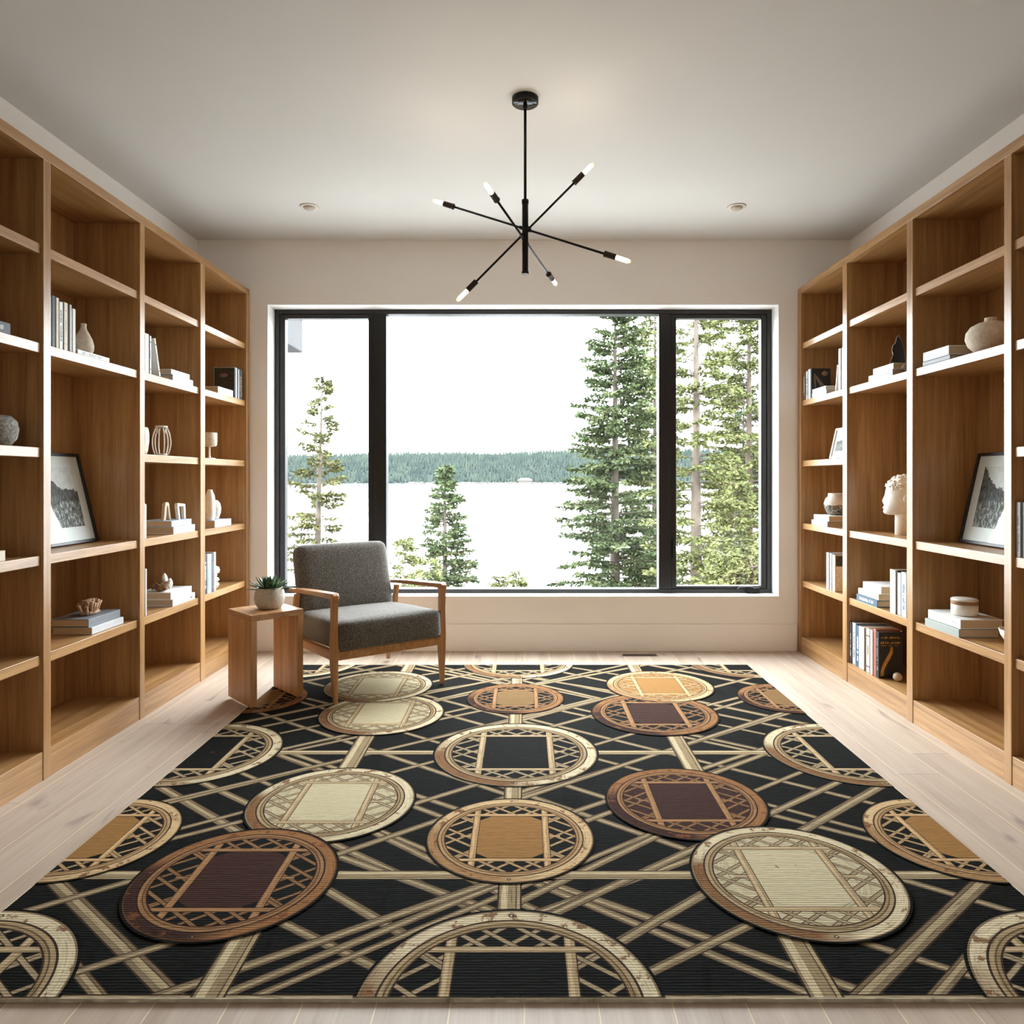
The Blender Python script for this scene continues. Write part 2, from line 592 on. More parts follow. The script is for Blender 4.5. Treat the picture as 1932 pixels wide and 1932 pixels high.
for row in range(20):
    dy = 8 + row * 21.5
    x = -1150.0
    while x < 1150:
        x += rnd.uniform(5, 11)
        y = FARY + dy + rnd.uniform(-12, 12)
        dyy = max(2, y - FARY)
        z = hill_z(x, dyy)
        hh = rnd.uniform(15, 27)
        r = rnd.uniform(3.4, 5.6)
        a0 = rnd.uniform(0, 6)
        base = [(x + r * math.cos(a0 + k * 1.2566), y + r * math.sin(a0 + k * 1.2566), z + 1) for k in range(5)]
        w.add(base + [(x, y, z + hh)], [(k, (k + 1) % 5, 5) for k in range(5)], 0, True)
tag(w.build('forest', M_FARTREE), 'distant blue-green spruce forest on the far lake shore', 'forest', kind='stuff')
w = MB()
rnd = random.Random(9)
for i in range(240):
    x = rnd.uniform(-320, 130)
    w.blob((x, FARY - 16 + rnd.uniform(-3, 3), LAKE_Z + rnd.uniform(0, 1.5)), (rnd.uniform(3, 8), 3, rnd.uniform(1.2, 3.2)), 1, 0.3, 2, i)
tag(w.build('shore_rocks', M_ROCK), 'pale rocky strip along the waterline of the far shore', 'rocks', kind='stuff')
# lakeside cabin
cab = thing('cabin', 'tiny pale cabin standing on the far lake shore', 'house', (4, FARY - 34, LAKE_Z))
MB().box(-18, 18, -4, 4, 0, 8).build('wall', plain('cabin_wall', (80, 74, 70), 0.9), cab)
MB().add([(-22, -6, 8), (22, -6, 8), (22, 6, 8), (-22, 6, 8), (-12, 0, 15), (12, 0, 15)],
         [(3, 2, 1, 0), (0, 1, 5, 4), (2, 3, 4, 5), (1, 2, 5), (3, 0, 4)]).build('roof', plain('cabin_roof', (90, 84, 82), 0.9), cab)

# eave of the neighbouring house wing at the window's upper left
ev = thing('roof_eave', 'grey boxed roof eave projecting outside the left casement', 'eave')
MB().box(-3.2, -2.02, YB + WT, 6.55, 2.40, 2.72).build('soffit_box', M_SIDING, ev, bevel=0.01)
MB().box(-3.2, -1.985, YB + WT, 6.62, 2.72, 3.0).build('fascia', plain('grey_fascia', (34, 34, 37), 0.8), ev, bevel=0.01)

M_BARK = plain('conifer_bark', (82, 73, 64), 0.95, var=0.3, scale=3)
LEAF = [mk_leaf('spruce_green', (46, 56, 38), (68, 78, 52), (94, 100, 72), 1.5),
        mk_leaf('pale_pine_green', (62, 68, 42), (86, 91, 57), (114, 116, 80), 1.5),  # lighter, yellower leaf green
        mk_leaf('sparse_pine_olive', (54, 55, 36), (74, 75, 48), (98, 98, 66), 1.5)]

def conifer(label, x, y, height, crown0, rmax, leaf, seed, whorl=0.34, per=6, lean=0.0, power=0.75, tuft=1.0,
            droop=0.25, trunk_r=0.12, name='spruce_tree', blades=5, group='conifers outside the window', sparse=0.0):
    r = random.Random(seed)
    zb = gz(x, y) - 0.1
    root = thing(name, label, 'tree', (x, y, zb), 0, group)
    tw, fo = MB(), MB()
    n = 10
    tp = [(lean * (i / n) * height, 0.02 * math.sin(i * 1.3 + seed), height * i / n) for i in range(n + 1)]
    tw.tube(tp, [trunk_r * (1 - 0.93 * i / n) for i in range(n + 1)], 8)
    z = crown0
    while z < height * 0.985:
        k = (z - crown0) / (height - crown0)
        R = rmax * (1 - k) ** power + 0.10
        cnt = max(4, int(1.3 * per * (0.6 + 0.4 * (1 - k))))
        for j in range(cnt):
            if r.random() < sparse:
                continue
            az = r.uniform(0, 2 * PI)
            L = R * r.uniform(0.55, 1.08)
            d = Vector((math.cos(az), math.sin(az), 0))
            side = Vector((-d.y, d.x, 0))
            rise = r.uniform(-0.05, 0.2) + 0.45 * k
            base = Vector((lean * z, 0, z + r.uniform(-0.12, 0.12)))
            steps = max(3, int(L / 0.10))
            pts = []
            for i in range(steps + 1):
                s_ = i / steps
                pts.append(base + d * (L * s_) + Vector((0, 0, L * (rise * s_ - droop * s_ * s_ * 1.6 + 0.22 * s_ ** 3))))
            tw.tube(pts[::2] if len(pts) > 4 else pts, 0.012 + 0.006 * L, 3, cap=False)
            for i in range(1, steps + 1):
                s_ = i / steps
                if s_ < 0.18:
                    continue
                p = pts[i]
                for sd in (-1, 1):
                    tl = (0.10 + 0.30 * L * (1 - s_) * 0.6 + 0.05) * r.uniform(0.6, 1.2)
                    dd = (d * 0.75 + side * sd * r.uniform(0.5, 1.0) + Vector((0, 0, r.uniform(-0.45, 0.15)))).normalized()
                    for q in range(blades + 2):
                        b0 = p + dd * (tl * q / (blades + 2))
                        nd = (dd + Vector((r.uniform(-.7, .7), r.uniform(-.7, .7), r.uniform(-.6, .6)))).normalized()
                        bl = tuft * r.uniform(0.08, 0.15)
                        up = Vector((r.uniform(-1, 1), r.uniform(-1, 1), r.uniform(-1, 1)))
                        wv = nd.cross(up)
                        if wv.length < 1e-3:
                            continue
                        wv = wv.normalized() * (bl * 0.22)
                        mid = b0 + nd * (bl * 0.55)
                        fo.add([b0, mid + wv, b0 + nd * bl, mid - wv], [(0, 1, 2, 3)])
        z += whorl * (1 - 0.45 * k) * r.uniform(0.8, 1.2)
    tw.build('trunk', M_BARK, root)
    fo.build('foliage', LEAF[leaf], root)
    return root

conifer('slender sparse pine seen through the left casement', -7.3, 25, 8.9, 1.6, 1.25, 2, 3, whorl=0.42, per=5, lean=0.03, power=0.7,
        tuft=1.35, droop=0.22, trunk_r=0.17, name='pine_tree', sparse=0.15, blades=4)
conifer('small full spruce in front of the lake, mid-window', -2.42, 22, 5.15, 0.2, 1.15, 0, 7, whorl=0.27, per=7, power=0.85, tuft=1.15)
conifer('thin pale sapling close left of the small full spruce', -3.0, 18, 2.6, 0.1, 0.5, 1, 11, whorl=0.22, per=4, trunk_r=0.03, blades=3)
conifer('low bushy sapling at the foot of the small full spruce', -2.6, 19.5, 2.1, 0.0, 0.75, 1, 12, whorl=0.22, per=5, trunk_r=0.04)
conifer('tiny sapling tip showing just above the sill, centre window', -0.19, 20, 1.75, 0.2, 0.22, 1, 13, whorl=0.16, per=4, trunk_r=0.02, blades=3)
conifer('tiny reddish sapling tip left of the other tiny tip', -0.72, 21.2, 1.7, 0.2, 0.3, 2, 14, whorl=0.16, per=4, trunk_r=0.02, blades=3)
conifer('tall full spruce right of the lake, filling the centre pane edge', 2.62, 20.5, 10.3, 0.0, 1.85, 0, 17, whorl=0.30, per=8, power=0.62, tuft=1.2, trunk_r=0.17)
conifer('tall conifer half hidden behind the right mullion', 4.95, 27, 13.0, 1.0, 1.6, 1, 19, whorl=0.36, per=6, power=0.55, tuft=1.3, trunk_r=0.15)
conifer('tall bare-trunked pine through the right casement, nearest the mullion', 4.1, 17, 10.0, 1.2, 1.2, 1, 23, whorl=0.46, per=6, power=0.35, tuft=1.15,
        trunk_r=0.17, name='pine_tree', sparse=0.2)
conifer('tall mossy pine through the right casement, nearest the wall', 7.4, 23.5, 13.4, 1.2, 1.85, 1, 29, whorl=0.36, per=7, power=0.35, tuft=1.2,
        trunk_r=0.18, name='pine_tree', sparse=0.1)
conifer('young bright spruce between the two right casement pines', 5.6, 19, 4.4, 0.0, 1.0, 1, 31, whorl=0.24, per=7, tuft=1.0, trunk_r=0.05)
conifer('dark backing spruce far behind the right casement pines', 8.6, 28, 9.5, 0.0, 2.0, 0, 37, whorl=0.42, per=7, tuft=1.4, trunk_r=0.16)
conifer('low feathery shrub spruce under the right casement', 3.95, 14, 1.75, 0.0, 0.8, 1, 41, whorl=0.16, per=9, power=0.5, tuft=0.9, trunk_r=0.04)
conifer('low olive shrub spruce beside the window handle', 3.9, 12.2, 1.55, 0.0, 0.72, 2, 43, whorl=0.16, per=9, power=0.5, tuft=0.9, trunk_r=0.04)

# ------------------------------------------------------------------ bookcases
EPS = 0.0012
LV = [0.121, 0.52, 0.932, 1.380, 1.812, 2.222]           # top faces: base board and the five shelves
SOFF, TOPZ = 2.575, 2.62
TH = 0.042
XF, XB = 1.987, 2.35
def bookcase(side, ups, skip, label):
    """side -1 left, +1 right; ups = (y0, y1) of every upright; skip[bay] = levels left out"""
    root = thing('bookcase', label, 'bookcase', (side * XB, ups[0][0], 0))
    ox, oy = side * XB, ups[0][0]
    def bx(x0, x1, y0, y1, z0, z1):
        a, c = sorted((side * x0 - ox, side * x1 - ox))
        return MB().box(a, c, y0 - oy, y1 - oy, z0, z1)
    bx(XF, XB, ups[0][0], ups[-1][1], SOFF, TOPZ).build('top_board', M_OAK_Y, root, bevel=0.0015)
    for (a, b_) in ups:
        bx(XF, XB, a, b_, 0, SOFF).build('upright', M_OAK_Z, root, bevel=0.0015)
    for i in range(len(ups) - 1):
        y0, y1 = ups[i][1], ups[i + 1][0]
        bx(XB - 0.02, XB, y0, y1, 0.08, SOFF).build('back_panel', M_OAK_Z, root)
        bx(XF + 0.003, XB - 0.02, y0, y1, LV[0] - 0.03, LV[0] - EPS).build('base_board', M_OAK_Y, root, bevel=0.0015)
        bx(XF + 0.003, XF + 0.023, y0, y1, 0, LV[0] - 0.03).build('plinth', M_OAK_Y, root)
        for k in range(1, 6):
            if k in skip.get(i, ()):
                continue
            bx(XF + 0.012, XB - 0.02, y0, y1, LV[k] - TH, LV[k] - EPS).build('shelf', M_OAK_Y, root, bevel=0.0015)
    return root
UPL = [(0.72, 0.767), (1.465, 1.512), (2.215, 2.262), (2.961, 3.008), (3.706, 3.753), (4.402, 4.464), (5.130, 5.188)]
UPR = [(0.70, 0.747), (1.435, 1.480), (2.175, 2.218), (2.915, 2.960), (3.656, 3.712), (4.400, 4.458), (5.130, 5.188)]
bookcase(-1, UPL, {3: (3,), 0: (3,), 1: ()}, 'oak open bookcase filling the left wall, potted succulent table near its far end')
bookcase(1, UPR, {3: (3,), 4: (3,), 0: (3,)}, 'oak open bookcase filling the right wall, white plaster head on its shelves')

# ------------------------------------------------------------------ books
C = {
    'white': (228, 228, 226), 'cream': (220, 210, 190), 'navy': (38, 44, 60), 'black': (30, 30, 32), 'grey': (150, 152, 152),
    'lightgrey': (196, 198, 200), 'blue': (178, 194, 212), 'midblue': (70, 98, 124), 'brown': (104, 78, 56), 'tan': (170, 144, 110),
    'coral': (190, 112, 92), 'sage': (156, 164, 158), 'slate': (120, 126, 132), 'darkgrey': (74, 78, 84), 'beige': (200, 184, 158),
    'darkbrown': (62, 48, 38),
}
COVER = {k: plain('book_cover_' + k, v, 0.5, var=0.04, scale=20) for k, v in C.items()}
M_PAGE, nt, b = new_mat('book_pages')
co = obj_co(nt)
pn = noise_n(nt, map_n(nt, co, (900, 900, 900)), 1, 1)
nt.links.new(ramp_n(nt, pn, [(0.35, lin(176, 154, 126)), (0.65, lin(214, 196, 168))]), b.inputs['Base Color'])
b.inputs['Roughness'].default_value = 0.9

def book(label, side, ynear, xfront, z, t, d, h, col, ink=None, flat=False, group=None, tilt=0.0, style=0, seed=0, cat='book', cover_mark=None):
    """upright: t = thickness along the shelf, h = height.  flat: h = spine length along the shelf, t = thickness.
    ynear = the end of the spine nearest the camera, xfront = distance of the spine from the room's middle plane."""
    r = random.Random(seed * 13 + len(label))
    if flat:
        t -= 0.0012
    L = h if flat else t
    rz = PI / 2 if side < 0 else -PI / 2
    y_org = ynear if side < 0 else ynear + L
    o = thing('book', label, cat, (side * xfront, y_org, z), rz, group)
    if tilt:
        o.rotation_euler = (0, tilt, rz) if side < 0 else (0, -tilt, rz)
    # local frame: x along the shelf, y into the shelf (spine at y = 0), z up
    cv = MB()
    bt = min(0.0035, t * 0.16)
    if flat:
        cv.box(0, h, 0, d, 0, bt).box(0, h, 0, d, t - bt, t).box(0, h, 0, bt, bt, t - bt)
        MB().box(0.004, h - 0.004, bt, d - 0.005, bt, t - bt).build('pages', M_PAGE, o)
    else:
        cv.box(0, bt, 0, d, 0, h).box(t - bt, t, 0, d, 0, h).box(bt, t - bt, 0, bt, 0, h)
        MB().box(bt, t - bt, bt, d - 0.005, 0.004, h - 0.004).build('pages', M_PAGE, o)
    mats = [COVER[col]]
    if ink:
        mats.append(COVER[ink])
        e = 0.0004
        def bar(a0, a1, c0, c1):
            # a = along the spine's length, c = across it
            if flat:
                cv.box(a0, a1, -e, 0, c0, c1, 1)
            else:
                cv.box(c0, c1, -e, 0, a0, a1, 1)
        if style == 1:                      # two cross bands
            for q in (0.12, 0.82):
                bar(h * q, h * (q + 0.03), 0, t)
            bar(h * 0.40, h * 0.62, t * 0.35, t * 0.62)
        else:                               # a title: a run of small worn glyphs
            a = h * r.uniform(0.08, 0.18)
            end = h * r.uniform(0.7, 0.9)
            while a < end:
                g = r.uniform(0.0025, 0.006)
                lo = r.uniform(0.22, 0.34)
                hi = r.uniform(0.6, 0.78)
                bar(a, a + g, t * lo, t * hi)
                a += g + (0.012 if r.random() < 0.14 else 0.0022)
    c_o = cv.build('cover', mats, o, bevel=0.0007, seg=1)
    return o

# ---- left bookcase
GX = 2.003
def row(side, start, items, group, z, where, xf=GX, seed=0):
    y = start
    sgn = 1 if side < 0 else -1
    n = len(items)
    for i, it in enumerate(items):
        col, t, h, ink, style, words = it[:6]
        d = it[6] if len(it) > 6 else 0.17
        yy = y if side < 0 else y - t
        book(words + ' ' + where, side, yy, xf + 0.002 * ((i * 7) % 4), z, t, d, h, col, ink, False, group, 0, style, seed + i)
        y += sgn * (t + 0.0012)

row(-1, 3.012, [
    ('navy', .017, .214, 'white', 0, 'navy book with white lettering, first of eleven'),
    ('white', .013, .212, None, 0, 'slim white book, second of eleven'),
    ('navy', .024, .219, None, 0, 'plain navy book, third of eleven'),
    ('cream', .018, .216, None, 0, 'cream book, fourth of eleven'),
    ('white', .020, .203, 'black', 0, 'white book with bold black title, fifth of eleven'),
    ('navy', .015, .210, None, 0, 'thin navy book, sixth of eleven'),
    ('cream', .024, .209, 'beige', 1, 'banded cream book, seventh of eleven'),
    ('black', .007, .206, None, 0, 'very thin black book, eighth of eleven'),
    ('white', .011, .207, None, 0, 'slim white book, ninth of eleven'),
    ('slate', .012, .196, 'cream', 0, 'grey book with pale title, tenth of eleven'),
    ('white', .020, .196, None, 0, 'white book at the end,'),
], 'upright books beside the pear vase', LV[4], 'beside pear vase', seed=10)
book('white magazine-thin book lying flat under the pear vase', -1, 3.215, GX, LV[4], 0.021, 0.2, 0.245, 'white', 'grey', True, None, seed=3)

row(-1, 3.757, [
    ('black', .010, .210, 'white', 0, 'black book with white marks at the upright,'),
    ('cream', .012, .208, None, 0, 'slim cream book, second'),
    ('black', .006, .206, None, 0, 'thinnest black book'),
    ('white', .040, .210, None, 0, 'thick white book'),
    ('brown', .008, .204, None, 0, 'thin brown book'),
    ('white', .021, .206, 'black', 1, 'white book with black band'),
], 'upright books left of the leaning white book', LV[4], 'in the row before leaning white book', seed=30)
book('slim white book leaning against the row above the ribbed lantern', -1, 3.935, GX, LV[4], 0.013, 0.16, 0.206, 'white', 'black', False, None, tilt=-0.27, style=1)
book('white flat book on top, beside the leaning white book', -1, 4.075, GX + .004, LV[4] + 0.034, 0.030, 0.16, 0.225, 'white', None, True, None, seed=5)
book('pale blue flat book under the white one, beside leaning white book', -1, 4.085, GX, LV[4], 0.033, 0.17, 0.25, 'blue', 'white', True, None, seed=6)

row(-1, 3.757, [
    ('blue', .030, .188, 'slate', 0, 'pale blue lettered upright book'),
    ('brown', .006, .184, None, 0, 'thin brown upright book'),
    ('cream', .013, .182, None, 0, 'thin cream upright book'),
], 'upright books left of the arch sculptures', LV[2], 'left of the arch sculptures', seed=40)
book('pale blue flat book right under the arch sculptures', -1, 4.083, GX + .006, LV[2] + 0.043, 0.034, 0.19, 0.245, 'blue', 'white', True, None, seed=7)
book('white flat book, lower of the pair under the arch sculptures', -1, 4.095, GX, LV[2], 0.042, 0.19, 0.265, 'white', 'lightgrey', True, None, seed=8)

row(-1, 3.757, [
    ('black', .033, .252, 'white', 0, 'black upright book with white title'),
    ('lightgrey', .024, .250, None, 0, 'pale grey upright book'),
], 'upright books left of the driftwood', LV[1], 'left of the driftwood ornament', seed=50)
book('white flat book directly under the driftwood ornament', -1, 4.07, GX + .004, LV[1] + 0.041, 0.042, 0.19, 0.255, 'white', 'lightgrey', True, None, seed=9)
book('white flat book with dark emblem, lower under the driftwood ornament', -1, 4.085, GX, LV[1], 0.040, 0.19, 0.275, 'white', 'lightgrey', True, None, seed=10)

row(-1, 4.956, [
    ('black', .024, .205, None, 0, 'large black book with a floral cover', .14),
    ('blue', .034, .213, None, 0, 'pale blue book', .15),
    ('darkgrey', .012, .213, None, 0, 'dark grey book', .15),
    ('lightgrey', .016, .208, None, 0, 'light grey book', .15),
    ('black', .026, .211, 'tan', 0, 'black book with tan lettering', .15),
    ('darkgrey', .034, .208, 'tan', 0, 'speckled dark book', .15),
], 'upright books by the far left end panel', LV[4], 'at the left bookcase far end', seed=60)
book('white flat book in front of the black floral cover', -1, 4.69, GX, LV[4], 0.045, 0.17, 0.24, 'white', 'lightgrey', True, None, seed=11)
book('pale blue flat book under the white bottle vase and round vase', -1, 4.64, GX, LV[2], 0.046, 0.17, 0.26, 'blue', 'white', True, None, seed=12)
row(-1, 4.468, [
    ('white', .030, .246, 'black', 0, 'white book with black title, first'),
    ('navy', .040, .250, 'blue', 0, 'navy book with pale bands'),
    ('blue', .020, .250, 'midblue', 0, 'pale blue lettered book'),
    ('white', .036, .248, None, 0, 'plain white book'),
    ('darkgrey', .034, .250, 'slate', 0, 'dark grey book'),
    ('white', .036, .252, None, 0, 'wide white end book'),
], 'upright books beside the white rock sculpture', LV[1], 'in row beside the white rock sculpture', seed=70)

# bay nearest the camera, left
book('dark slate lettered flat book, topmost at the photo left edge', -1, 2.50, GX, LV[4] + 0.044, 0.036, 0.17, 0.235, 'slate', 'white', True, None, seed=13)
book('dark navy flat book with white title at the photo left edge', -1, 2.53, GX, LV[4], 0.043, 0.18, 0.262, 'navy', 'white', True, None, seed=14)
book('upper pale flat book at the left edge, level with framed picture', -1, 2.48, GX + .012, LV[2] + 0.043, 0.040, 0.18, 0.262, 'lightgrey', None, True, None, seed=15)
book('lower cream flat book at the left edge, level with framed picture', -1, 2.49, GX, LV[2], 0.042, 0.18, 0.275, 'cream', None, True, None, seed=16)

# under the dried coral
book('grey linen flat book directly under the dried coral', -1, 3.345, 2.034, LV[1] + 0.035, 0.038, 0.18, 0.262, 'slate', None, True, None, seed=17)
book('pale grey flat book, lower under the dried coral', -1, 3.348, 2.020, LV[1], 0.034, 0.19, 0.264, 'lightgrey', None, True, None, seed=18)

# ---- right bookcase (rows run from the far end towards the camera)
row(1, 5.127, [
    ('brown', .034, .196, 'white', 0, 'brown book with pale lettering', .14),
    ('white', .030, .199, 'black', 0, 'white book with black lettering', .14),
    ('darkgrey', .018, .204, None, 0, 'dark grey book', .14),
    ('lightgrey', .040, .206, None, 0, 'light grey book', .14),
    ('black', .020, .205, None, 0, 'black book with a horn picture on its cover', .135),
], 'upright books by the far right end panel', LV[4], 'at the right bookcase far end', seed=80)
book('white flat book, upper, before the horn picture cover', 1, 4.745, GX, LV[4] + 0.030, 0.026, 0.15, 0.22, 'white', None, True, None, seed=19)
book('pale blue flat book, lower, before the horn picture cover', 1, 4.735, GX, LV[4], 0.029, 0.16, 0.235, 'blue', 'white', True, None, seed=20)
row(1, 4.552, [
    ('white', .028, .262, 'slate', 0, 'tall white book with grey title', .16),
    ('darkgrey', .008, .255, None, 0, 'thin dark book', .16),
    ('white', .022, .264, None, 0, 'tall plain white book', .16),
], 'tall upright books by the divider', LV[4], 'right of the horn picture cover', seed=90)
book('thin white book leaning on the tall white books', 1, 4.592, GX, LV[4] + 0.003, 0.010, 0.14, 0.165, 'white', None, False, None, tilt=-0.18)

book('white flat book directly under the speckled pot', 1, 4.695, GX, LV[2] + 0.037, 0.036, 0.18, 0.245, 'white', None, True, None, seed=21)
book('pale blue flat book, lower under the speckled pot', 1, 4.71, GX - .004, LV[2], 0.036, 0.19, 0.26, 'blue', None, True, None, seed=22)
row(1, 4.735, [
    ('lightgrey', .036, .243, 'black', 0, 'light grey book', .15),
    ('white', .026, .240, 'navy', 0, 'white book with navy title', .15),
    ('darkgrey', .022, .240, None, 0, 'dark grey book', .15),
    ('beige', .040, .238, None, 0, 'beige book with a two-tone cover', .15),
], 'upright books under the speckled pot shelf', LV[1], 'on the shelf below the speckled pot', seed=100)

book('white flat book directly under the dark agate slab', 1, 3.885, GX + .004, LV[4] + 0.034, 0.034, 0.17, 0.225, 'white', None, True, None, seed=23)
book('light grey flat book, lower under the dark agate slab', 1, 3.885, GX, LV[4], 0.033, 0.17, 0.27, 'lightgrey', 'grey', True, None, seed=24)

book('white flat book, topmost of three below the plaster head', 1, 4.03, GX + .010, LV[1] + 0.078, 0.044, 0.19, 0.215, 'white', None, True, None, seed=25)
book('cream flat book, middle of three below the plaster head', 1, 4.045, GX + .003, LV[1] + 0.041, 0.036, 0.19, 0.245, 'cream', None, True, None, seed=26)
book('navy and white patterned flat book, lowest of three below plaster head', 1, 4.055, GX, LV[1], 0.040, 0.19, 0.25, 'midblue', 'white', True, None, seed=27)
row(1, 3.912, [
    ('cream', .056, .236, 'beige', 0, 'wide cream book', .17),
    ('black', .012, .236, None, 0, 'thin black book', .17),
    ('lightgrey', .036, .226, None, 0, 'light grey book', .17),
    ('navy', .008, .236, None, 0, 'thin navy book', .17),
    ('blue', .048, .236, 'midblue', 0, 'pale blue book with dark blue title', .17),
], 'upright books right of the three-book stack', LV[1], 'right of the three-book stack', seed=110)
row(1, 4.394, [
    ('darkgrey', .020, .250, 'white', 0, 'dark grey book, first', .17),
    ('lightgrey', .044, .252, 'slate', 0, 'light grey lettered book, second', .2),
    ('navy', .012, .246, None, 0, 'thin navy book, third', .18),
    ('midblue', .036, .246, 'white', 0, 'blue book with white lettering, fourth', .19),
    ('lightgrey', .066, .250, None, 0, 'thick light grey book, fifth', .2),
    ('brown', .018, .252, None, 0, 'brown book, sixth', .17),
    ('cream', .040, .255, 'brown', 1, 'cream banded book, seventh', .17),
    ('navy', .012, .250, None, 0, 'thin navy book, eighth', .17),
    ('white', .026, .255, None, 0, 'white book, ninth', .17),
    ('coral', .030, .268, None, 0, 'coral-topped book, tenth', .14),
    ('black', .034, .262, 'slate', 0, 'black book with gold snake and lettering', .135),
], 'upright books on the lowest right shelf', LV[0], 'on the lowest right shelf', seed=120)

book('white lettered flat book, upper, left of the squat round vase', 1, 3.372, GX, LV[4] + 0.024, 0.044, 0.17, 0.215, 'white', 'lightgrey', True, None, seed=28)
book('dark slate flat book, lower, left of the squat round vase', 1, 3.362, GX, LV[4], 0.023, 0.18, 0.23, 'slate', None, True, None, seed=29)
book('white flat book directly under the lidded jar', 1, 3.285, 2.005, LV[1] + 0.039, 0.044, 0.20, 0.262, 'white', 'lightgrey', True, None, seed=30)
book('sage grey flat book, lower under the lidded jar', 1, 3.285, 1.998, LV[1], 0.038, 0.19, 0.278, 'sage', None, True, None, seed=31)
row(1, 2.908, [
    ('lightgrey', .020, .222, 'slate', 0, 'light grey book, first', .17),
    ('black', .012, .224, None, 0, 'thin black book, second', .17),
    ('slate', .022, .222, 'navy', 0, 'slate blue book, third', .17),
    ('white', .030, .216, None, 0, 'white book, fourth', .17),
], 'upright books at the right photo edge', LV[2], 'in the row cut by the right edge', seed=140)

# pictures on the covers that face the camera
def find(lbl):
    for o in bpy.data.objects:
        if o.get('label', '').startswith(lbl):
            return o
def art_mat(name, lo, mid, hi, scale, stops=(0.4, 0.55, 0.68)):
    m, nt, b = new_mat(name)
    f = noise_n(nt, obj_co(nt), scale, 5, 0.7, 0.8)
    nt.links.new(ramp_n(nt, f, list(zip(stops, (lin(*lo), lin(*mid), lin(*hi))))), b.inputs['Base Color'])
    b.inputs['Roughness'].default_value = 0.4
    return m
# floral cover, left (camera side of an upright left book is local x = 0)
o = find('large black book with a floral')
MB().box(-0.0006, 0, 0.008, 0.132, 0.008, 0.197).build('cover_picture', art_mat('floral_print', (18, 20, 20), (44, 50, 38), (128, 106, 78), 55, (0.45, 0.6, 0.78)), o)
MB().blob((-0.0004, 0.075, 0.155), (0.001, 0.030, 0.018), 2, 0.5, 3, 4).build('flower_print', plain('dusty_pink_print', (120, 84, 84), 0.5, var=0.2, scale=60), o)
# horn picture, right (camera side of an upright right book is local x = t)
o = find('black book with a horn')
MB().box(0.020, 0.0206, 0.008, 0.128, 0.008, 0.196).build('cover_picture', art_mat('night_print', (16, 18, 22), (34, 38, 44), (96, 98, 100), 60, (0.5, 0.66, 0.85)), o)
w = MB()
w.tube([(0.0206, 0.020, 0.165), (0.0206, 0.045, 0.13), (0.0206, 0.075, 0.085), (0.0206, 0.108, 0.03)], [0.005, 0.010, 0.014, 0.016], 8, up=(1, 0, 0), flat=0.08)
w.tube([(0.0206, 0.020, 0.17), (0.0206, 0.024, 0.11), (0.0206, 0.03, 0.05)], [0.006, 0.005, 0.003], 8, up=(1, 0, 0), flat=0.08)
w.blob((0.0208, 0.092, 0.17), (0.0012, 0.024, 0.019), 2, 0.2, 3, 2)
w.build('horn_print', plain('horn_brown_print', (128, 104, 86), 0.5, var=0.25, scale=60), o)
# two tone cover
o = find('beige book with a two-tone')
MB().box(0.040, 0.0406, 0.006, 0.146, 0.165, 0.232).build('cover_picture', art_mat('dark_band_print', (28, 28, 28), (56, 54, 46), (120, 112, 92), 70), o)
MB().box(0.040, 0.0406, 0.006, 0.146, 0.006, 0.163).build('cover_picture', art_mat('stone_print', (212, 194, 172), (232, 216, 196), (244, 232, 214), 90), o)
# gold snake cover
o = find('black book with gold snake')
M_GOLD = plain('gold_foil', (190, 142, 66), 0.35, metal=0.3, var=0.15, scale=60)
w = MB()
curve = [(0.0342, 0.020, 0.012), (0.0342, 0.022, 0.045), (0.0342, 0.036, 0.082), (0.0342, 0.056, 0.115), (0.0342, 0.072, 0.150), (0.0342, 0.074, 0.178)]
w.tube(curve, [0.011, 0.010, 0.011, 0.012, 0.010, 0.006], 8, up=(1, 0, 0), flat=0.06)
r = random.Random(4)
for zt, hh, x0, x1 in ((0.222, 0.017, 0.012, 0.118), (0.194, 0.015, 0.010, 0.122), (0.182, 0.006, 0.010, 0.11)):
    a = x0
    while a < x1:
        g = r.uniform(0.002, 0.0065)
        k = r.uniform(0.4, 1)
        w.box(0.034, 0.0346, a, min(a + g, x1), zt + hh * (1 - k) * r.random(), zt + hh * k)
        a += g + r.uniform(0.0015, 0.0035)
w.build('gold_print', M_GOLD, o)
# emblem on the lower white book under the driftwood
o = find('white flat book with dark emblem')
MB().box(0.215, 0.240, -0.0006, 0, 0.012, 0.019).box(0.222, 0.245, -0.0006, 0, 0.023, 0.026).build('emblem_print', COVER['darkgrey'], o)

# ------------------------------------------------------------------ ornaments
M_STONEW = plain('speckled_beige_ceramic', (206, 192, 172), 0.75, var=0.16, scale=60, bump=0.25)
M_PLASTER = plain('white_plaster', (236, 230, 220), 0.85, var=0.06, scale=30, bump=0.15)
M_CERW = plain('off_white_ceramic', (226, 220, 208), 0.45, var=0.08, scale=30)
M_CERB = plain('beige_ceramic', (196, 176, 152), 0.7, var=0.14, scale=40, bump=0.2)
M_DRIFT = plain('driftwood_brown', (120, 88, 58), 0.9, var=0.4, scale=50, bump=0.5)

def ornament(name, label, cat, mb, mat, loc, part=None, bevel=0):
    o = mb.build(name, mat, None, loc, (0, 0, 0), bevel)
    return tag(o, label, cat)

ornament('pear_vase', 'beige stone pear-shaped vase behind the upright books on the left', 'vase',
         MB().lathe([(0.018, 0), (0.034, 0.008), (0.044, 0.03), (0.045, 0.05), (0.038, 0.08), (0.026, 0.105), (0.015, 0.125), (0.0125, 0.14), (0.014, 0.152), (0.010, 0.156), (0.008, 0.15)], 28),
         M_STONEW, (-2.095, 3.405, LV[4] + 0.021))
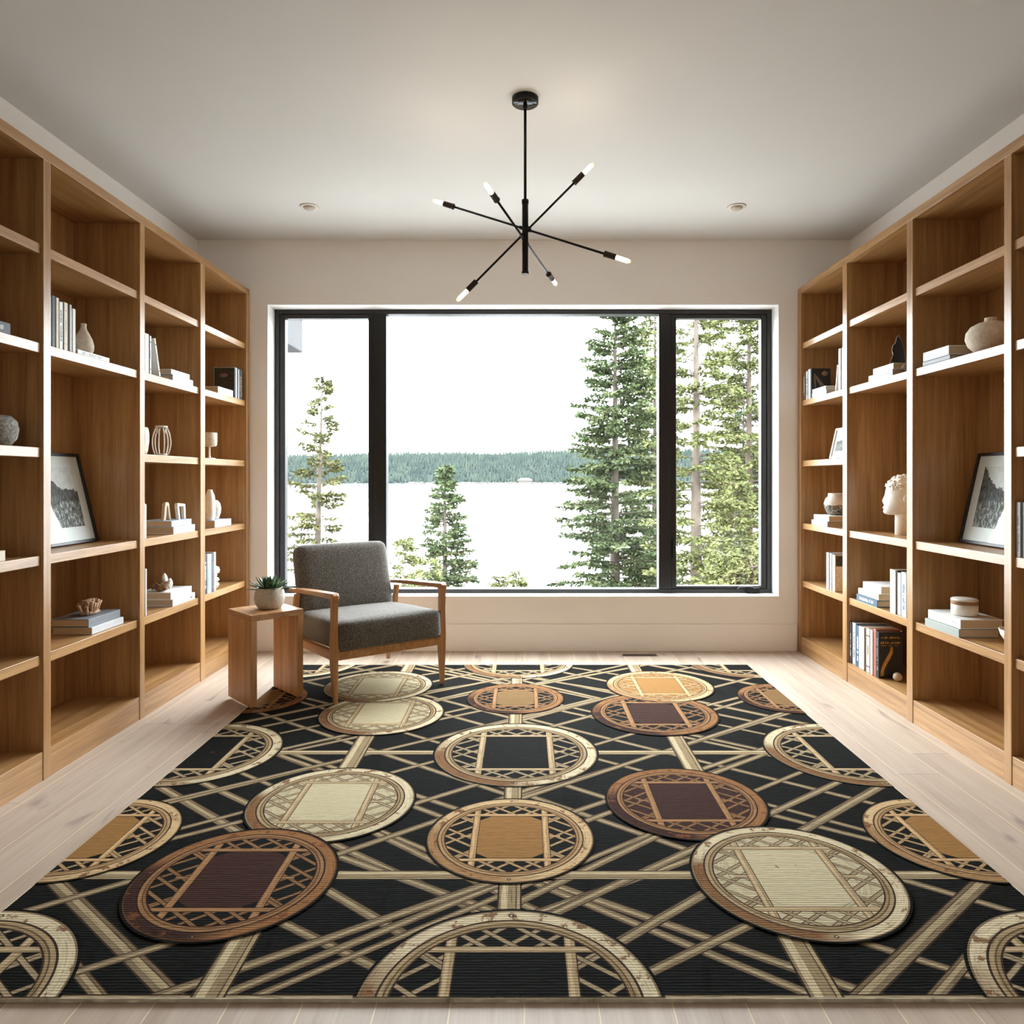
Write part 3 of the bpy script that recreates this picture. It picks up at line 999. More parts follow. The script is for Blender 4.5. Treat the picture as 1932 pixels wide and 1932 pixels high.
# ceramics above the arch sculptures
ornament('fluted_vase', 'cream fluted vase partly hidden by the divider, beside ribbed lantern', 'vase',
         MB().lathe([(0.034, 0), (0.040, 0.02), (0.046, 0.07), (0.046, 0.11), (0.042, 0.14), (0.036, 0.146), (0.034, 0.138), (0.034, 0.02)], 40,
                    wob=lambda a, z: 1 + 0.03 * math.cos(14 * a)),
         M_CERW, (-2.055, 3.825, LV[3]))
w = MB()
for k in range(6):
    a = k * PI / 3 + 0.25
    pts = []
    for i in range(13):
        u = i / 12
        rr = 0.028 + 0.020 * math.sin(PI * min(1, u * 1.05)) if u < 0.94 else 0.02
        rr = 0.022 + 0.026 * math.sin(PI * (0.15 + 0.80 * u))
        pts.append((rr * math.cos(a), rr * math.sin(a), 0.006 + 0.155 * u))
    w.tube(pts, 0.0036, 8)
for k in range(6):
    a, a2 = k * PI / 3 + 0.25, k * PI / 3 + 0.25 + PI / 6
    w.tube([(0.044 * math.cos(a), 0.044 * math.sin(a), 0.118), (0.033 * math.cos(a2), 0.033 * math.sin(a2), 0.150)], 0.003, 6)
w.lathe([(0.026, 0), (0.032, 0.004), (0.030, 0.010), (0.020, 0.010)], 28)
w.lathe([(0.030, 0.156), (0.033, 0.161), (0.030, 0.167), (0.024, 0.167), (0.024, 0.156)], 28)
ornament('ribbed_lantern', 'white openwork lantern with curved ribs beside the fluted vase', 'lantern', w, M_CERW, (-2.04, 4.03, LV[3]))
# pair of arch sculptures
zt = LV[2] + 0.077
w = MB()
w.loft([[(-.010, -.012, 0), (.010, -.012, 0), (.010, .012, 0), (-.010, .012, 0)], [(-.008, -.002, .085), (.012, -.002, .085), (.012, .022, .085), (-.008, .022, .085)]])
w.loft([[(-.010, .055, 0), (.010, .055, 0), (.010, .074, 0), (-.010, .074, 0)], [(-.008, .028, .085), (.012, .028, .085), (.012, .050, .085), (-.008, .050, .085)]])
w.loft([[(-.010, -.004, .083), (.013, -.004, .083), (.013, .052, .083), (-.010, .052, .083)], [(-.008, .008, .104), (.010, .008, .104), (.010, .042, .104), (-.008, .042, .104)]])
ornament('arch_sculpture', 'beige two-legged arch sculpture, left of its white twin, on books', 'sculpture', w, M_CERB, (-2.075, 4.12, zt), bevel=0.004)
w = MB()
w.loft([[(-.010, 0, 0), (.010, 0, 0), (.010, .020, 0), (-.010, .020, 0)], [(-.010, -.020, .085), (.010, -.020, .085), (.010, .002, .085), (-.010, .002, .085)]])
w.loft([[(-.010, .068, 0), (.010, .068, 0), (.010, .088, 0), (-.010, .088, 0)], [(-.010, .056, .080), (.010, .056, .080), (.010, .082, .080), (-.010, .082, .080)]])
w.loft([[(-.011, -.020, .078), (.011, -.020, .078), (.011, .082, .074), (-.011, .082, .074)], [(-.010, -.014, .097), (.010, -.014, .097), (.010, .080, .090), (-.010, .080, .090)]])
ornament('arch_sculpture', 'white squared arch sculpture on the pale blue flat book', 'sculpture', w, M_CERW, (-2.04, 4.215, zt), bevel=0.004)
# driftwood with two stone leaves
zt = LV[1] + 0.083
dw = thing('driftwood_ornament', 'brown driftwood ornament with two pale stone leaves on white books', 'ornament', (-2.085, 4.13, zt))
w = MB()
rr = random.Random(8)
for i in range(9):
    a = rr.uniform(0, 6.28)
    p = [Vector((rr.uniform(-.03, .03), rr.uniform(-.05, .05), rr.uniform(0.012, .02)))]
    for k in range(5):
        p.append(p[-1] + Vector((0.012 * math.cos(a + k * .5), 0.018 * math.sin(a + k * .5), rr.uniform(-.004, .012))))
    for q in p:
        q.z = max(q.z, 0.009)
    w.tube(p, [0.009, .009, .008, .007, .006, .004], 7)
w.blob((0, -0.02, 0.022), (0.03, 0.035, 0.022), 3, 0.5, 4, 3)
w.build('branches', M_DRIFT, dw)
for c, rx, sd, tl in (((0.0, 0.03, 0.060), (0.012, 0.020, 0.040), 1, 0.35), ((0.0, 0.088, 0.030), (0.012, 0.022, 0.030), 2, 0.1)):
    MB().blob(c, rx, 3, 0.18, 2.5, sd, M=Matrix.Rotation(tl, 4, 'X')).build('stone_leaf', M_CERW, dw)
# dried coral on the grey books, bark bookend beside it
rr = random.Random(3)
w = MB()
for i in range(46):
    a = rr.uniform(0, 2 * PI)
    rad = rr.uniform(0.0, 0.055)
    c0 = Vector((0.5 * rad * math.cos(a), rad * math.sin(a) * 1.05, 0.004))
    tip = c0 * 1.45 + Vector((0, 0, rr.uniform(0.035, 0.06) * (1 - 4 * rad)+0.012))
    w.tube([c0, (c0 + tip) / 2 + Vector((0, 0, 0.006)), tip], [0.0065, 0.006, 0.0075], 6)
w.blob((0, 0, 0.010), (0.035, 0.06, 0.012), 3, 0.3, 4, 1)
ornament('dried_coral', 'brown fringed dried coral lying on the grey linen book', 'coral', w, plain('coral_brown', (176, 142, 112), 0.9, var=0.35, scale=70, bump=0.4),
         (-2.105, 3.47, LV[1] + 0.0735))
w = MB()
w.blob((0, 0, 0.080), (0.045, 0.020, 0.084), 4, 0.35, 3.2, 9)
ob = ornament('bark_bookend', 'dark brown bark slab standing beside the flat books, by divider', 'bookend', w, plain('bark_brown', (92, 66, 46), 0.95, var=0.5, scale=45, bump=0.6),
              (-2.10, 3.105, LV[1] + 0.02))
# grey textured pot at the left edge of the photo
ornament('textured_pot', 'grey coral-textured pot cut by the photo left edge', 'pot',
         MB().lathe([(0.05, 0), (0.07, 0.03), (0.078, 0.07), (0.07, 0.10), (0.05, 0.12), (0.045, 0.115), (0.06, 0.06)], 40, wob=lambda a, z: 1 + 0.03 * math.sin(9 * a + 90 * z)),
         plain('grey_textured_ceramic', (150, 148, 142), 0.85, var=0.5, scale=90, bump=0.6), (-2.095, 2.838, LV[3]))
# candle goblet
gb = thing('goblet', 'cream goblet on a thin stem, top middle shelf by the far end', 'goblet', (-2.06, 4.69, LV[3]))
MB().lathe([(0.010, 0.078), (0.040, 0.082), (0.046, 0.092), (0.048, 0.12), (0.047, 0.170), (0.043, 0.171), (0.042, 0.10), (0.01, 0.09)], 32).build('cup', M_STONEW, gb)
MB().lathe([(0.036, 0), (0.037, 0.004), (0.010, 0.008), (0.0065, 0.02), (0.0065, 0.079)], 20).build('stem', M_CERW, gb)
# bottle vase and round vase on the pale blue book
ornament('bottle_vase', 'tall white bottle-like vase left of the round grey vase', 'vase',
         MB().lathe([(0.026, 0), (0.031, 0.01), (0.034, 0.06), (0.033, 0.12), (0.028, 0.16), (0.018, 0.185), (0.014, 0.198), (0.010, 0.2), (0.009, 0.19)], 30, wob=lambda a, z: 1 + 0.02 * math.sin(6 * a)),
         M_CERW, (-2.055, 4.687, LV[2] + 0.046))
ornament('round_vase', 'round mottled grey-white vase beside the tall bottle vase', 'vase',
         MB().lathe([(0.024, 0), (0.034, 0.012), (0.044, 0.045), (0.046, 0.075), (0.040, 0.105), (0.026, 0.124), (0.018, 0.128), (0.016, 0.12)], 32),
         plain('mottled_ceramic', (206, 200, 186), 0.6, var=0.28, scale=40), (-2.085, 4.815, LV[2] + 0.046))
# white rock sculpture
w = MB()
for c, r3, sd in (((0, 0, 0.022), (.030, .026, .024), 1), ((.004, .004, 0.058), (.026, .024, .018), 2), ((-.002, -.002, 0.088), (.022, .022, .018), 5), ((.002, .006, 0.122), (.030, .032, .030), 7)):
    w.blob(c, r3, 3, 0.35, 3, sd)
ornament('rock_sculpture', 'white stacked rock sculpture right of the far upright books', 'sculpture', w, M_PLASTER, (-2.05, 4.735, LV[1] + 0.004))

# --- right side ornaments
w = MB().lathe([(0.042, 0), (0.060, 0.015), (0.077, 0.05), (0.079, 0.08), (0.068, 0.112), (0.054, 0.124), (0.053, 0.146), (0.047, 0.147), (0.046, 0.125), (0.06, 0.08)], 40)
M_POT, nt, b = new_mat('speckled_pot_glaze')
co = obj_co(nt)
sp = noise_n(nt, co, 85, 4, 0.75)
sep = nt.nodes.new('ShaderNodeSeparateXYZ')
nt.links.new(co, sep.inputs[0])
low = math_n(nt, 'LESS_THAN', math_n(nt, 'ADD', sep.outputs[2], math_n(nt, 'MULTIPLY', noise_n(nt, co, 30, 3), 0.02)), 0.078)
cu = ramp_n(nt, sp, [(0.30, lin(150, 136, 116)), (0.45, lin(224, 214, 198))])
cl = ramp_n(nt, sp, [(0.44, lin(40, 36, 32)), (0.58, lin(160, 148, 130))])
nt.links.new(mixc(nt, cu, cl, low), b.inputs['Base Color'])
b.inputs['Roughness'].default_value = 0.3
ornament('speckled_pot', 'round pot with pale collar and dark speckled lower half', 'pot', w, M_POT, (2.105, 4.815, LV[2] + 0.073))

def print_mat(name, seed, tree_side):
    """a grainy black and white landscape print; local y/z of the print carry the picture"""
    m, nt, b = new_mat(name)
    tc = nt.nodes.new('ShaderNodeTexCoord')
    uv = tc.outputs['UV']
    sep = nt.nodes.new('ShaderNodeSeparateXYZ')
    nt.links.new(uv, sep.inputs[0])
    u, v = sep.outputs[0], sep.outputs[1]
    off = map_n(nt, uv, (1, 1, 1), (seed, seed * 2, 0))
    n1 = noise_n(nt, off, 7, 6, 0.75, 0.5)
    n2 = noise_n(nt, map_n(nt, off, (1, 0.45, 1)), 22, 5, 0.75)
    ridge = math_n(nt, 'ADD', v, math_n(nt, 'MULTIPLY', math_n(nt, 'SUBTRACT', n1, 0.5), -0.30))
    side = u if tree_side > 0 else math_n(nt, 'SUBTRACT', 1.0, u)
    hill = math_n(nt, 'MULTIPLY_ADD', math_n(nt, 'POWER', side, 3.0), 0.45, 0.60)
    land = math_n(nt, 'LESS_THAN', ridge, hill)
    sky = ramp_n(nt, n1, [(0.3, lin(196, 196, 194)), (0.7, lin(232, 232, 230))])
    gnd = ramp_n(nt, n2, [(0.38, lin(18, 18, 18)), (0.5, lin(84, 84, 82)), (0.62, lin(196, 196, 194))])
    drk = ramp_n(nt, n2, [(0.42, lin(12, 12, 12)), (0.7, lin(120, 120, 118))])
    up = math_n(nt, 'GREATER_THAN', v, math_n(nt, 'MULTIPLY_ADD', n1, 0.4, 0.22))
    g = mixc(nt, gnd, drk, up)
    nt.links.new(mixc(nt, sky, g, land), b.inputs['Base Color'])
    b.inputs['Roughness'].default_value = 0.6
    return m

def framed(name, label, side, y0, y1, xb, z, hgt, lean, fw, mat_w, m_frame, seed, tree_side, border=0.5):
    """picture frame leaning back on a shelf; y0..y1 along the shelf, xb = |x| of its foot"""
    o = thing(name, label, 'picture', (side * xb, y0, z))
    o.rotation_euler = (0, -lean if side > 0 else -lean, 0)
    # local: y along shelf, z up, front face towards the room (local +x on the left, -x on the right)
    o.rotation_euler = (0, (-1 if side < 0 else 1) * lean, 0)
    W_ = y1 - y0
    f = -side
    T = 0.018
    def bx(mb, xa, xb_, *r):
        a, c = sorted((f * xa, f * xb_))
        return mb.box(a, c, *r)
    fr = MB()
    bx(fr, 0, T, 0, fw, 0, hgt); bx(fr, 0, T, W_ - fw, W_, 0, hgt)
    bx(fr, 0, T, fw, W_ - fw, 0, fw); bx(fr, 0, T, fw, W_ - fw, hgt - fw, hgt)
    fr.build('frame', m_frame, o, bevel=0.0015)
    mt = MB()
    bx(mt, 0.002, 0.008, fw, W_ - fw, fw, hgt - fw)
    mt.build('mat_board', COVER['white'], o)
    a0, a1 = fw + mat_w, W_ - fw - mat_w
    c0, c1 = fw + mat_w * 1.25, hgt - fw - mat_w
    xx = f * 0.0086
    me = bpy.data.meshes.new('print')
    me.from_pydata([(xx, a0, c0), (xx, a1, c0), (xx, a1, c1), (xx, a0, c1), (f * 0.0078, a0, c0), (f * 0.0078, a1, c0), (f * 0.0078, a1, c1), (f * 0.0078, a0, c1)],
                   [], [(0, 1, 2, 3), (7, 6, 5, 4), (0, 4, 5, 1), (1, 5, 6, 2), (2, 6, 7, 3), (3, 7, 4, 0)])
    uvl = me.uv_layers.new(name='UVMap')
    for lp in me.loops:
        p = me.vertices[lp.vertex_index].co
        uvl.data[lp.index].uv = ((p.y - a0) / (a1 - a0), (p.z - c0) / (c1 - c0))
    me.materials.append(print_mat(name + '_print', seed, tree_side))
    po = bpy.data.objects.new('print', me)
    COL.objects.link(po)
    po.parent = o
    gl = MB()
    bx(gl, 0.0105, 0.0125, fw - 0.002, W_ - fw + 0.002, fw - 0.002, hgt - fw + 0.002)
    gl.build('glass', M_GLASS, o)
    return o
M_FRAMEB = plain('black_picture_frame', (24, 24, 25), 0.4, var=0.05)
M_FRAMEW = plain('white_picture_frame', (232, 232, 230), 0.5, var=0.02)
framed('picture_frame', 'black framed photo leaning on the left bookcase shelf', -1, 3.255, 3.640, 2.175, LV[2], 0.452, 0.235, 0.015, 0.055, M_FRAMEB, 1.3, -1)
framed('picture_frame', 'black framed photo leaning on the right bookcase shelf', 1, 3.175, 3.572, 2.185, LV[2], 0.452, 0.22, 0.015, 0.055, M_FRAMEB, 4.1, 1)
framed('picture_frame', 'small white framed drawing leaning above the speckled pot', 1, 4.56, 4.775, 2.055, LV[3], 0.205, 0.22, 0.012, 0.030, M_FRAMEW, 2.2, -1)

# dark agate slab and shell on the stack
zt = LV[4] + 0.068
ag = thing('agate_slab', 'dark agate slab with pale rim standing on white book', 'stone', (2.09, 3.985, zt))
prof2 = [(-.052, 0), (.034, 0), (.030, .05), (.022, .10), (.010, .145), (.000, .168), (-.012, .160), (-.018, .125), (-.032, .112), (-.036, .085), (-.030, .06), (-.040, .03)]
def slab(pts, th, grow):
    c = Vector((0, 0.0, 0.08))
    vs = []
    for sgn in (-1, 1):
        for (yy, zz) in pts:
            vs.append((sgn * th, -yy * grow, max(0, (zz - .08) * grow + .08) if grow != 1 else zz))
    n = len(pts)
    fs = [tuple(range(n)), tuple(range(2 * n - 1, n - 1, -1))] + [(i, (i + 1) % n, n + (i + 1) % n, n + i)[::-1] for i in range(n)]
    return MB().add(vs, fs)
RAG = Matrix.Rotation(0, 4, 'Z')
core = slab(prof2, 0.016, 0.93).build('core', plain('black_agate', (24, 22, 22), 0.25, var=0.5, scale=30), ag, rot=(0, 0, 1.1))
slab(prof2, 0.0135, 1.0).build('rim', plain('agate_rim', (176, 160, 142), 0.5, var=0.4, scale=60), ag, rot=(0, 0, 1.1), bevel=0.002)
w = MB()
for k in range(9):
    a = -0.9 + k * 0.22
    w.tube([(0, 0, 0.0), (0.018 * math.sin(a), 0.045 * math.sin(a), 0.05), (0.01 * math.sin(a), 0.060 * math.sin(a), 0.095 - 0.03 * abs(a))], [0.008, 0.009, 0.005], 8)
w.blob((0, 0, 0.012), (0.028, 0.03, 0.014), 3, 0.2, 3, 2)
ornament('ribbed_shell', 'brown ribbed shell beside the dark agate slab', 'shell', w, plain('shell_brown', (140, 112, 86), 0.4, var=0.5, scale=60), (2.10, 3.87, LV[4] + 0.056))
w = MB().blob((0, 0, 0.028), (0.07, 0.052, 0.031), 4, 0.12, 3, 6)
ornament('stone_block', 'brown rough stone block in front of the ribbed shell', 'stone', w, plain('brown_stone', (112, 88, 64), 0.85, var=0.45, scale=60, bump=0.5), (2.095, 3.825, LV[4] + 0.008))

# plaster head
hd = thing('plaster_bust', 'white plaster head on a cylindrical neck facing the room', 'bust', (2.155, 4.06, LV[2]), -0.45)
MB().lathe([(0.044, 0), (0.044, 0.15), (0.043, 0.19)], 36).build('neck', M_PLASTER, hd)
# head: rings of (z, front, back, halfwidth); the face looks along local -x
rings = [(0.112, 0.078, 0.020, 0.030), (0.118, 0.092, 0.040, 0.044), (0.132, 0.099, 0.056, 0.054), (0.150, 0.099, 0.068, 0.062),
         (0.165, 0.096, 0.078, 0.066), (0.185, 0.093, 0.086, 0.070), (0.205, 0.090, 0.092, 0.073), (0.225, 0.089, 0.096, 0.075),
         (0.250, 0.090, 0.098, 0.076), (0.275, 0.086, 0.095, 0.074), (0.300, 0.073, 0.085, 0.066), (0.320, 0.052, 0.066, 0.052), (0.334, 0.026, 0.036, 0.030), (0.339, 0.004, 0.006, 0.005)]
def head_mesh(rings, grow=0.0, face=True):
    n = 40
    vs, fs = [], []
    for (z, fr, bk, hw) in rings:
        for k in range(n):
            a = 2 * PI * k / n
            cx, sy = math.cos(a), math.sin(a)
            rx = (bk if cx > 0 else fr) + grow
            x = rx * math.copysign(abs(cx) ** 0.9, cx)
            y = (hw + grow) * math.copysign(abs(sy) ** 0.95, sy)
            if face and cx < -0.2:
                # nose ridge, eye hollows, lips
                nz = math.exp(-((z - 0.190) / 0.020) ** 2) * math.exp(-(y / 0.012) ** 2) * 0.012
                nb = math.exp(-((z - 0.215) / 0.026) ** 2) * math.exp(-(y / 0.010) ** 2) * 0.007
                eye = math.exp(-((z - 0.222) / 0.011) ** 2) * math.exp(-((abs(y) - 0.030) / 0.016) ** 2) * 0.011
                lip = math.exp(-((z - 0.152) / 0.007) ** 2) * math.exp(-(y / 0.02) ** 2) * 0.007
                chn = math.exp(-((z - 0.125) / 0.011) ** 2) * math.exp(-(y / 0.02) ** 2) * 0.006
                x -= nz + nb - eye + lip + chn
            vs.append((x, y, z))
    for i in range(len(rings) - 1):
        for k in range(n):
            k2 = (k + 1) % n
            fs.append((i * n + k, i * n + k2, (i + 1) * n + k2, (i + 1) * n + k))
    fs.append(tuple(reversed(range(n))))
    fs.append(tuple((len(rings) - 1) * n + k for k in range(n)))
    return vs, fs
def dense(rings, m=5):
    out = []
    for a, b_ in zip(rings, rings[1:]):
        for i in range(m):
            t_ = i / m
            out.append(tuple(p + (q - p) * t_ for p, q in zip(a, b_)))
    return out + [rings[-1]]
vs, fs = head_mesh(dense(rings))
MB().add(vs, fs, 0, True).build('head', M_PLASTER, hd)
w = MB()
rr = random.Random(2)
for i in range(520):
    a = rr.uniform(-3.14, 3.14)
    z = rr.uniform(0.20, 0.338)
    if abs(a) > 1.25 and z < 0.256 + 0.02 * rr.random():
        continue
    rg = min(rings, key=lambda q: abs(q[0] - z))
    cx, sy = math.cos(a), math.sin(a)
    p = Vector(((rg[2] if cx > 0 else rg[1]) * cx, rg[3] * sy, z))
    w.blob(p, (0.010, 0.010, 0.007), 1, 0.4, 3, i)
for sgn in (-1, 1):
    w.blob((0.008, sgn * 0.073, 0.205), (0.012, 0.008, 0.024), 2, 0.15, 2, 4)
w.build('hair', M_PLASTER, hd)

# white stone ball before the gold snake book
ornament('stone_ball', 'small pale stone ball before the gold snake book', 'ball', MB().blob((0, 0, 0.0235), (0.024, 0.024, 0.0235), 3, 0.12, 3, 1), M_CERB, (2.085, 3.99, LV[0]))
# squat vase
ornament('squat_vase', 'speckled beige squat round vase with a short neck', 'vase',
         MB().lathe([(0.045, 0), (0.062, 0.006), (0.088, 0.032), (0.099, 0.064), (0.096, 0.092), (0.078, 0.118), (0.050, 0.133), (0.027, 0.138), (0.024, 0.143), (0.024, 0.156), (0.019, 0.157), (0.018, 0.135)], 44),
         M_STONEW, (2.085, 3.195, LV[4]))
# lidded jar
jar = thing('lidded_jar', 'cream lidded jar with brown band on the flat books', 'jar', (2.095, 3.40, LV[1] + 0.083))
MB().lathe([(0.050, 0), (0.056, 0.004), (0.057, 0.020), (0.057, 0.052)], 40).build('jar_body', M_CERW, jar)
MB().lathe([(0.0575, 0.052), (0.0580, 0.054), (0.0580, 0.067), (0.0575, 0.069)], 40).build('band', plain('jar_band_brown', (150, 110, 74), 0.6, var=0.1), jar)
MB().lathe([(0.058, 0.069), (0.0585, 0.074), (0.054, 0.078), (0.02, 0.079), (0.001, 0.079)], 40).build('lid', M_CERW, jar)
# bowl
bw = thing('bowl', 'white bowl of brown contents cut by the right divider', 'bowl', (2.145, 3.075, LV[1]))
MB().lathe([(0.030, 0), (0.034, 0.004), (0.060, 0.022), (0.080, 0.05), (0.088, 0.078), (0.084, 0.079), (0.074, 0.05), (0.05, 0.022), (0.001, 0.012)], 40).build('bowl_body', M_CERW, bw)
MB().lathe([(0.001, 0.066), (0.05, 0.067), (0.0785, 0.060), (0.07, 0.045)], 36, wob=lambda a, z: 1 + 0.01 * math.sin(5 * a)).build('contents', M_DRIFT, bw)

# ------------------------------------------------------------------ rug
RX0, RX1, RY0, RY1, RT = -1.497, 1.492, 1.706, 4.767, 0.010
def P3(rgb):
    return lin(*rgb)[:3]
rv, rf, rcol, ruv = [], [], [], []
zlev = [0]
def clip(poly):
    for ax, lim, sg in ((0, RX0 + .004, 1), (0, RX1 - .004, -1), (1, RY0 + .004, 1), (1, RY1 - .002, -1)):
        out = []
        for i, p in enumerate(poly):
            q = poly[(i + 1) % len(poly)]
            a, b_ = (p[ax] - lim) * sg, (q[ax] - lim) * sg
            if a >= 0:
                out.append(p)
            if (a > 0 and b_ < 0) or (a < 0 and b_ > 0):
                t_ = a / (a - b_)
                out.append((p[0] + (q[0] - p[0]) * t_, p[1] + (q[1] - p[1]) * t_))
        poly = out
        if len(poly) < 3:
            return []
    return poly
def put(poly, z, colf, uvf, wear=0.0):
    poly = clip(poly)
    if len(poly) < 3:
        return
    a = sum(poly[i][0] * poly[(i + 1) % len(poly)][1] - poly[(i + 1) % len(poly)][0] * poly[i][1] for i in range(len(poly)))
    if a < 0:
        poly = poly[::-1]
    b_ = len(rv)
    for p in poly:
        rv.append((p[0], p[1], z))
    rf.append(tuple(range(b_, b_ + len(poly))))
    for p in poly:
        c = colf(p) if callable(colf) else colf
        rcol.append((c[0], c[1], c[2], wear))
        ruv.append(uvf(p) if uvf else (p[0], p[1] * 0.2))
def nz():
    zlev[0] += 1
    return RT + 0.000004 * zlev[0]
STRIP = [(-.5, -.40, (58, 46, 36)), (-.40, -.12, (128, 112, 88)), (-.12, .20, (170, 153, 121)), (.20, .25, (80, 66, 51)), (.25, .42, (120, 102, 79)), (.42, .5, (54, 43, 34))]
def tint(rgb, k):
    return tuple(min(255, int(c * q)) for c, q in zip(rgb, k))
def strip(p0, p1, w_, pal=STRIP, wear=0.12, k=(1, 1, 1), flip=False, clipf=None):
    p0, p1 = Vector(p0), Vector(p1)
    d = (p1 - p0)
    L = d.length
    d /= L
    nrm = Vector((-d.y, d.x)) * (-1 if flip else 1)
    z = nz()
    seed = zlev[0] * 1.37
    for a, b_, rgb in pal:
        q = [p0 + nrm * (a * w_), p1 + nrm * (a * w_), p1 + nrm * (b_ * w_), p0 + nrm * (b_ * w_)]
        uvf = lambda p: ((Vector(p) - p0).dot(d) + seed, (Vector(p) - p0).dot(nrm) * 12 + seed)
        put([(v.x, v.y) for v in q], z, P3(tint(rgb, k)), uvf, wear)
# field
zf = RT + 0.00001
put([(RX0, RY0), (RX1, RY0), (RX1, RY1), (RX0, RY1)], zf, P3((20, 21, 19)), None, 0)
CY = 3.247
base_segs = [  # left lower quarter: (x0, y0, x1, y1, width)
    ((-.80, 1.76), (-.02, 2.245), .040), ((-.76, 1.690), (-.25, 2.06), .036), ((-1.12, 1.80), (-.70, 2.06), .034),
    ((-1.50, 2.00), (-1.05, 2.32), .036), ((-1.40, 2.34), (-.70, 2.80), .034), ((-.95, 2.10), (-.05, 2.80), .036),
    ((-.60, 2.59), (.10, 3.12), .036), ((-1.50, 2.63), (-.55, 3.33), .034), ((-1.1, 2.62), (-.35, 3.17), .030), ((-1.5, 3.0), (-1.0, 3.35), .03),
    ((-.80, 2.32), (-.18, 1.83), .040), ((-.78, 2.45), (.02, 1.99), .038), ((-.60, 2.57), (-.02, 2.10), .036), ((-1.50, 2.25), (-.80, 1.68), .052),
    ((-1.10, 2.26), (-.40, 1.83), .036), ((-1.50, 2.91), (-.85, 2.39), .046), ((-1.42, 3.00), (-.55, 2.36), .038), ((-.95, 3.10), (-.05, 2.44), .034),
    ((-1.15, 3.30), (-.30, 2.72), .034), ((-.60, 3.20), (0.0, 2.78), .032), ((-1.1, 2.95), (-.2, 2.30), .028), ((-1.3, 1.95), (-1.0, 1.7), .036),
]
CX = -0.015
MED = [(xx, yy, .35) for yy in (4.815, 3.247, 1.684) for xx in (-1.48, -.035, 1.474)] + [(xx, 2.477, .27) for xx in (-1.5, -.046, 1.49)] + \
      [(xx, 4.04, .25) for xx in (-1.5, -.046, 1.49)] + [(-.747, 3.775, .30), (-.866, 4.275, .30), (.69, 3.775, .30), (.812, 4.275, .29),
      (-.734, 2.742, .29), (-.894, 2.216, .29), (.621, 2.748, .28), (.844, 2.223, .29)]
def reach(p, d):
    """run on along d until the strip disappears under a medallion or leaves the rug"""
    p = Vector(p)
    for _ in range(60):
        if not (RX0 < p.x < RX1 and RY0 < p.y < RY1) or any(math.hypot(p.x - a, p.y - b_) < c for a, b_, c in MED):
            break
        p = p + d * 0.02
    return (p.x, p.y)
segs = []
for (a, b_, w_) in base_segs:
    for mx in (0, 1):
        for my in (0, 1):
            f = lambda p: ((2 * CX - p[0]) if mx else p[0], (2 * CY - p[1]) if my else p[1])
            p_, q_ = f(a), f(b_)
            d_ = (Vector(q_) - Vector(p_)).normalized()
            segs.append((reach(p_, -d_), reach(q_, d_), w_))
def sl(s_):
    return (s_[1][1] - s_[0][1]) * (s_[1][0] - s_[0][0])
for s_ in sorted(segs, key=lambda s_: sl(s_)):
    strip(s_[0], s_[1], s_[2], flip=(sl(s_) > 0))
POST = [(-.5, -.43, (60, 48, 38)), (-.43, -.30, (168, 150, 116)), (-.30, -.26, (84, 68, 52)), (-.26, .08, (150, 132, 102)), (.08, .34, (196, 180, 146)), (.34, .43, (140, 122, 94)), (.43, .5, (56, 45, 36))]
for yy in (2.238, 3.24, 1.695, 4.79):
    strip((-1.6, yy), (1.6, yy), .050, POST)
for xx, w_ in ((-.042, .072), (-.756, .085), (.725, .085)):
    strip((xx, 1.6), (xx, 4.9), w_, POST)

CREAM = dict(a=(208, 194, 162), b=(128, 94, 64), lip=(168, 146, 112), bar=(176, 156, 124), dark=(62, 48, 38))
TANR = dict(a=(202, 174, 132), b=(160, 124, 86), lip=(178, 146, 106), bar=(192, 160, 118), dark=(66, 48, 36))
BROWN = dict(a=(144, 103, 67), b=(60, 39, 34), lip=(150, 113, 78), bar=(147, 110, 76), dark=(48, 32, 27))
BLACKP, CARAM, BEIGE, DKBR, DULL = (22, 23, 21), (146, 108, 64), (188, 177, 146), (60, 39, 34), (120, 94, 62)
def ngon(cx, cy_, R, n, z, colf, r0=0.0, wear=0.0):
    for k in range(n):
        a, b_ = 2 * PI * k / n, 2 * PI * (k + 1) / n
        q = [(cx + R * math.cos(a), cy_ + R * math.sin(a)), (cx + R * math.cos(b_), cy_ + R * math.sin(b_)),
             (cx + r0 * math.cos(b_), cy_ + r0 * math.sin(b_)), (cx + r0 * math.cos(a), cy_ + r0 * math.sin(a))]
        if r0 == 0:
            q = q[:3]
        ua = (a + b_) / 2
        put(q, z, colf, (lambda p, cx=cx, cy_=cy_: (math.atan2(p[1] - cy_, p[0] - cx) * R, math.hypot(p[0] - cx, p[1] - cy_) * 12)) if abs(ua - PI) > 0.1 else
            (lambda p, cx=cx, cy_=cy_, R=R: (PI * R, math.hypot(p[0] - cx, p[1] - cy_) * 12)), wear)
def lens_seg(c, s_):
    """u range of the line v = s*u + c inside radius .80 and outside the octagon panel"""
    out = []
    N = 160
    inside = None
    for i in range(N + 1):
        u = -0.85 + 1.7 * i / N
        v = s_ * u + c
        ok = math.hypot(u, v) < 0.80 and not (abs(u) < 0.42 and abs(v) < 0.53)
        if ok and inside is None:
            inside = u
        if (not ok or i == N) and inside is not None:
            if u - inside > 0.07:
                out.append((inside, u))
            inside = None
    return out
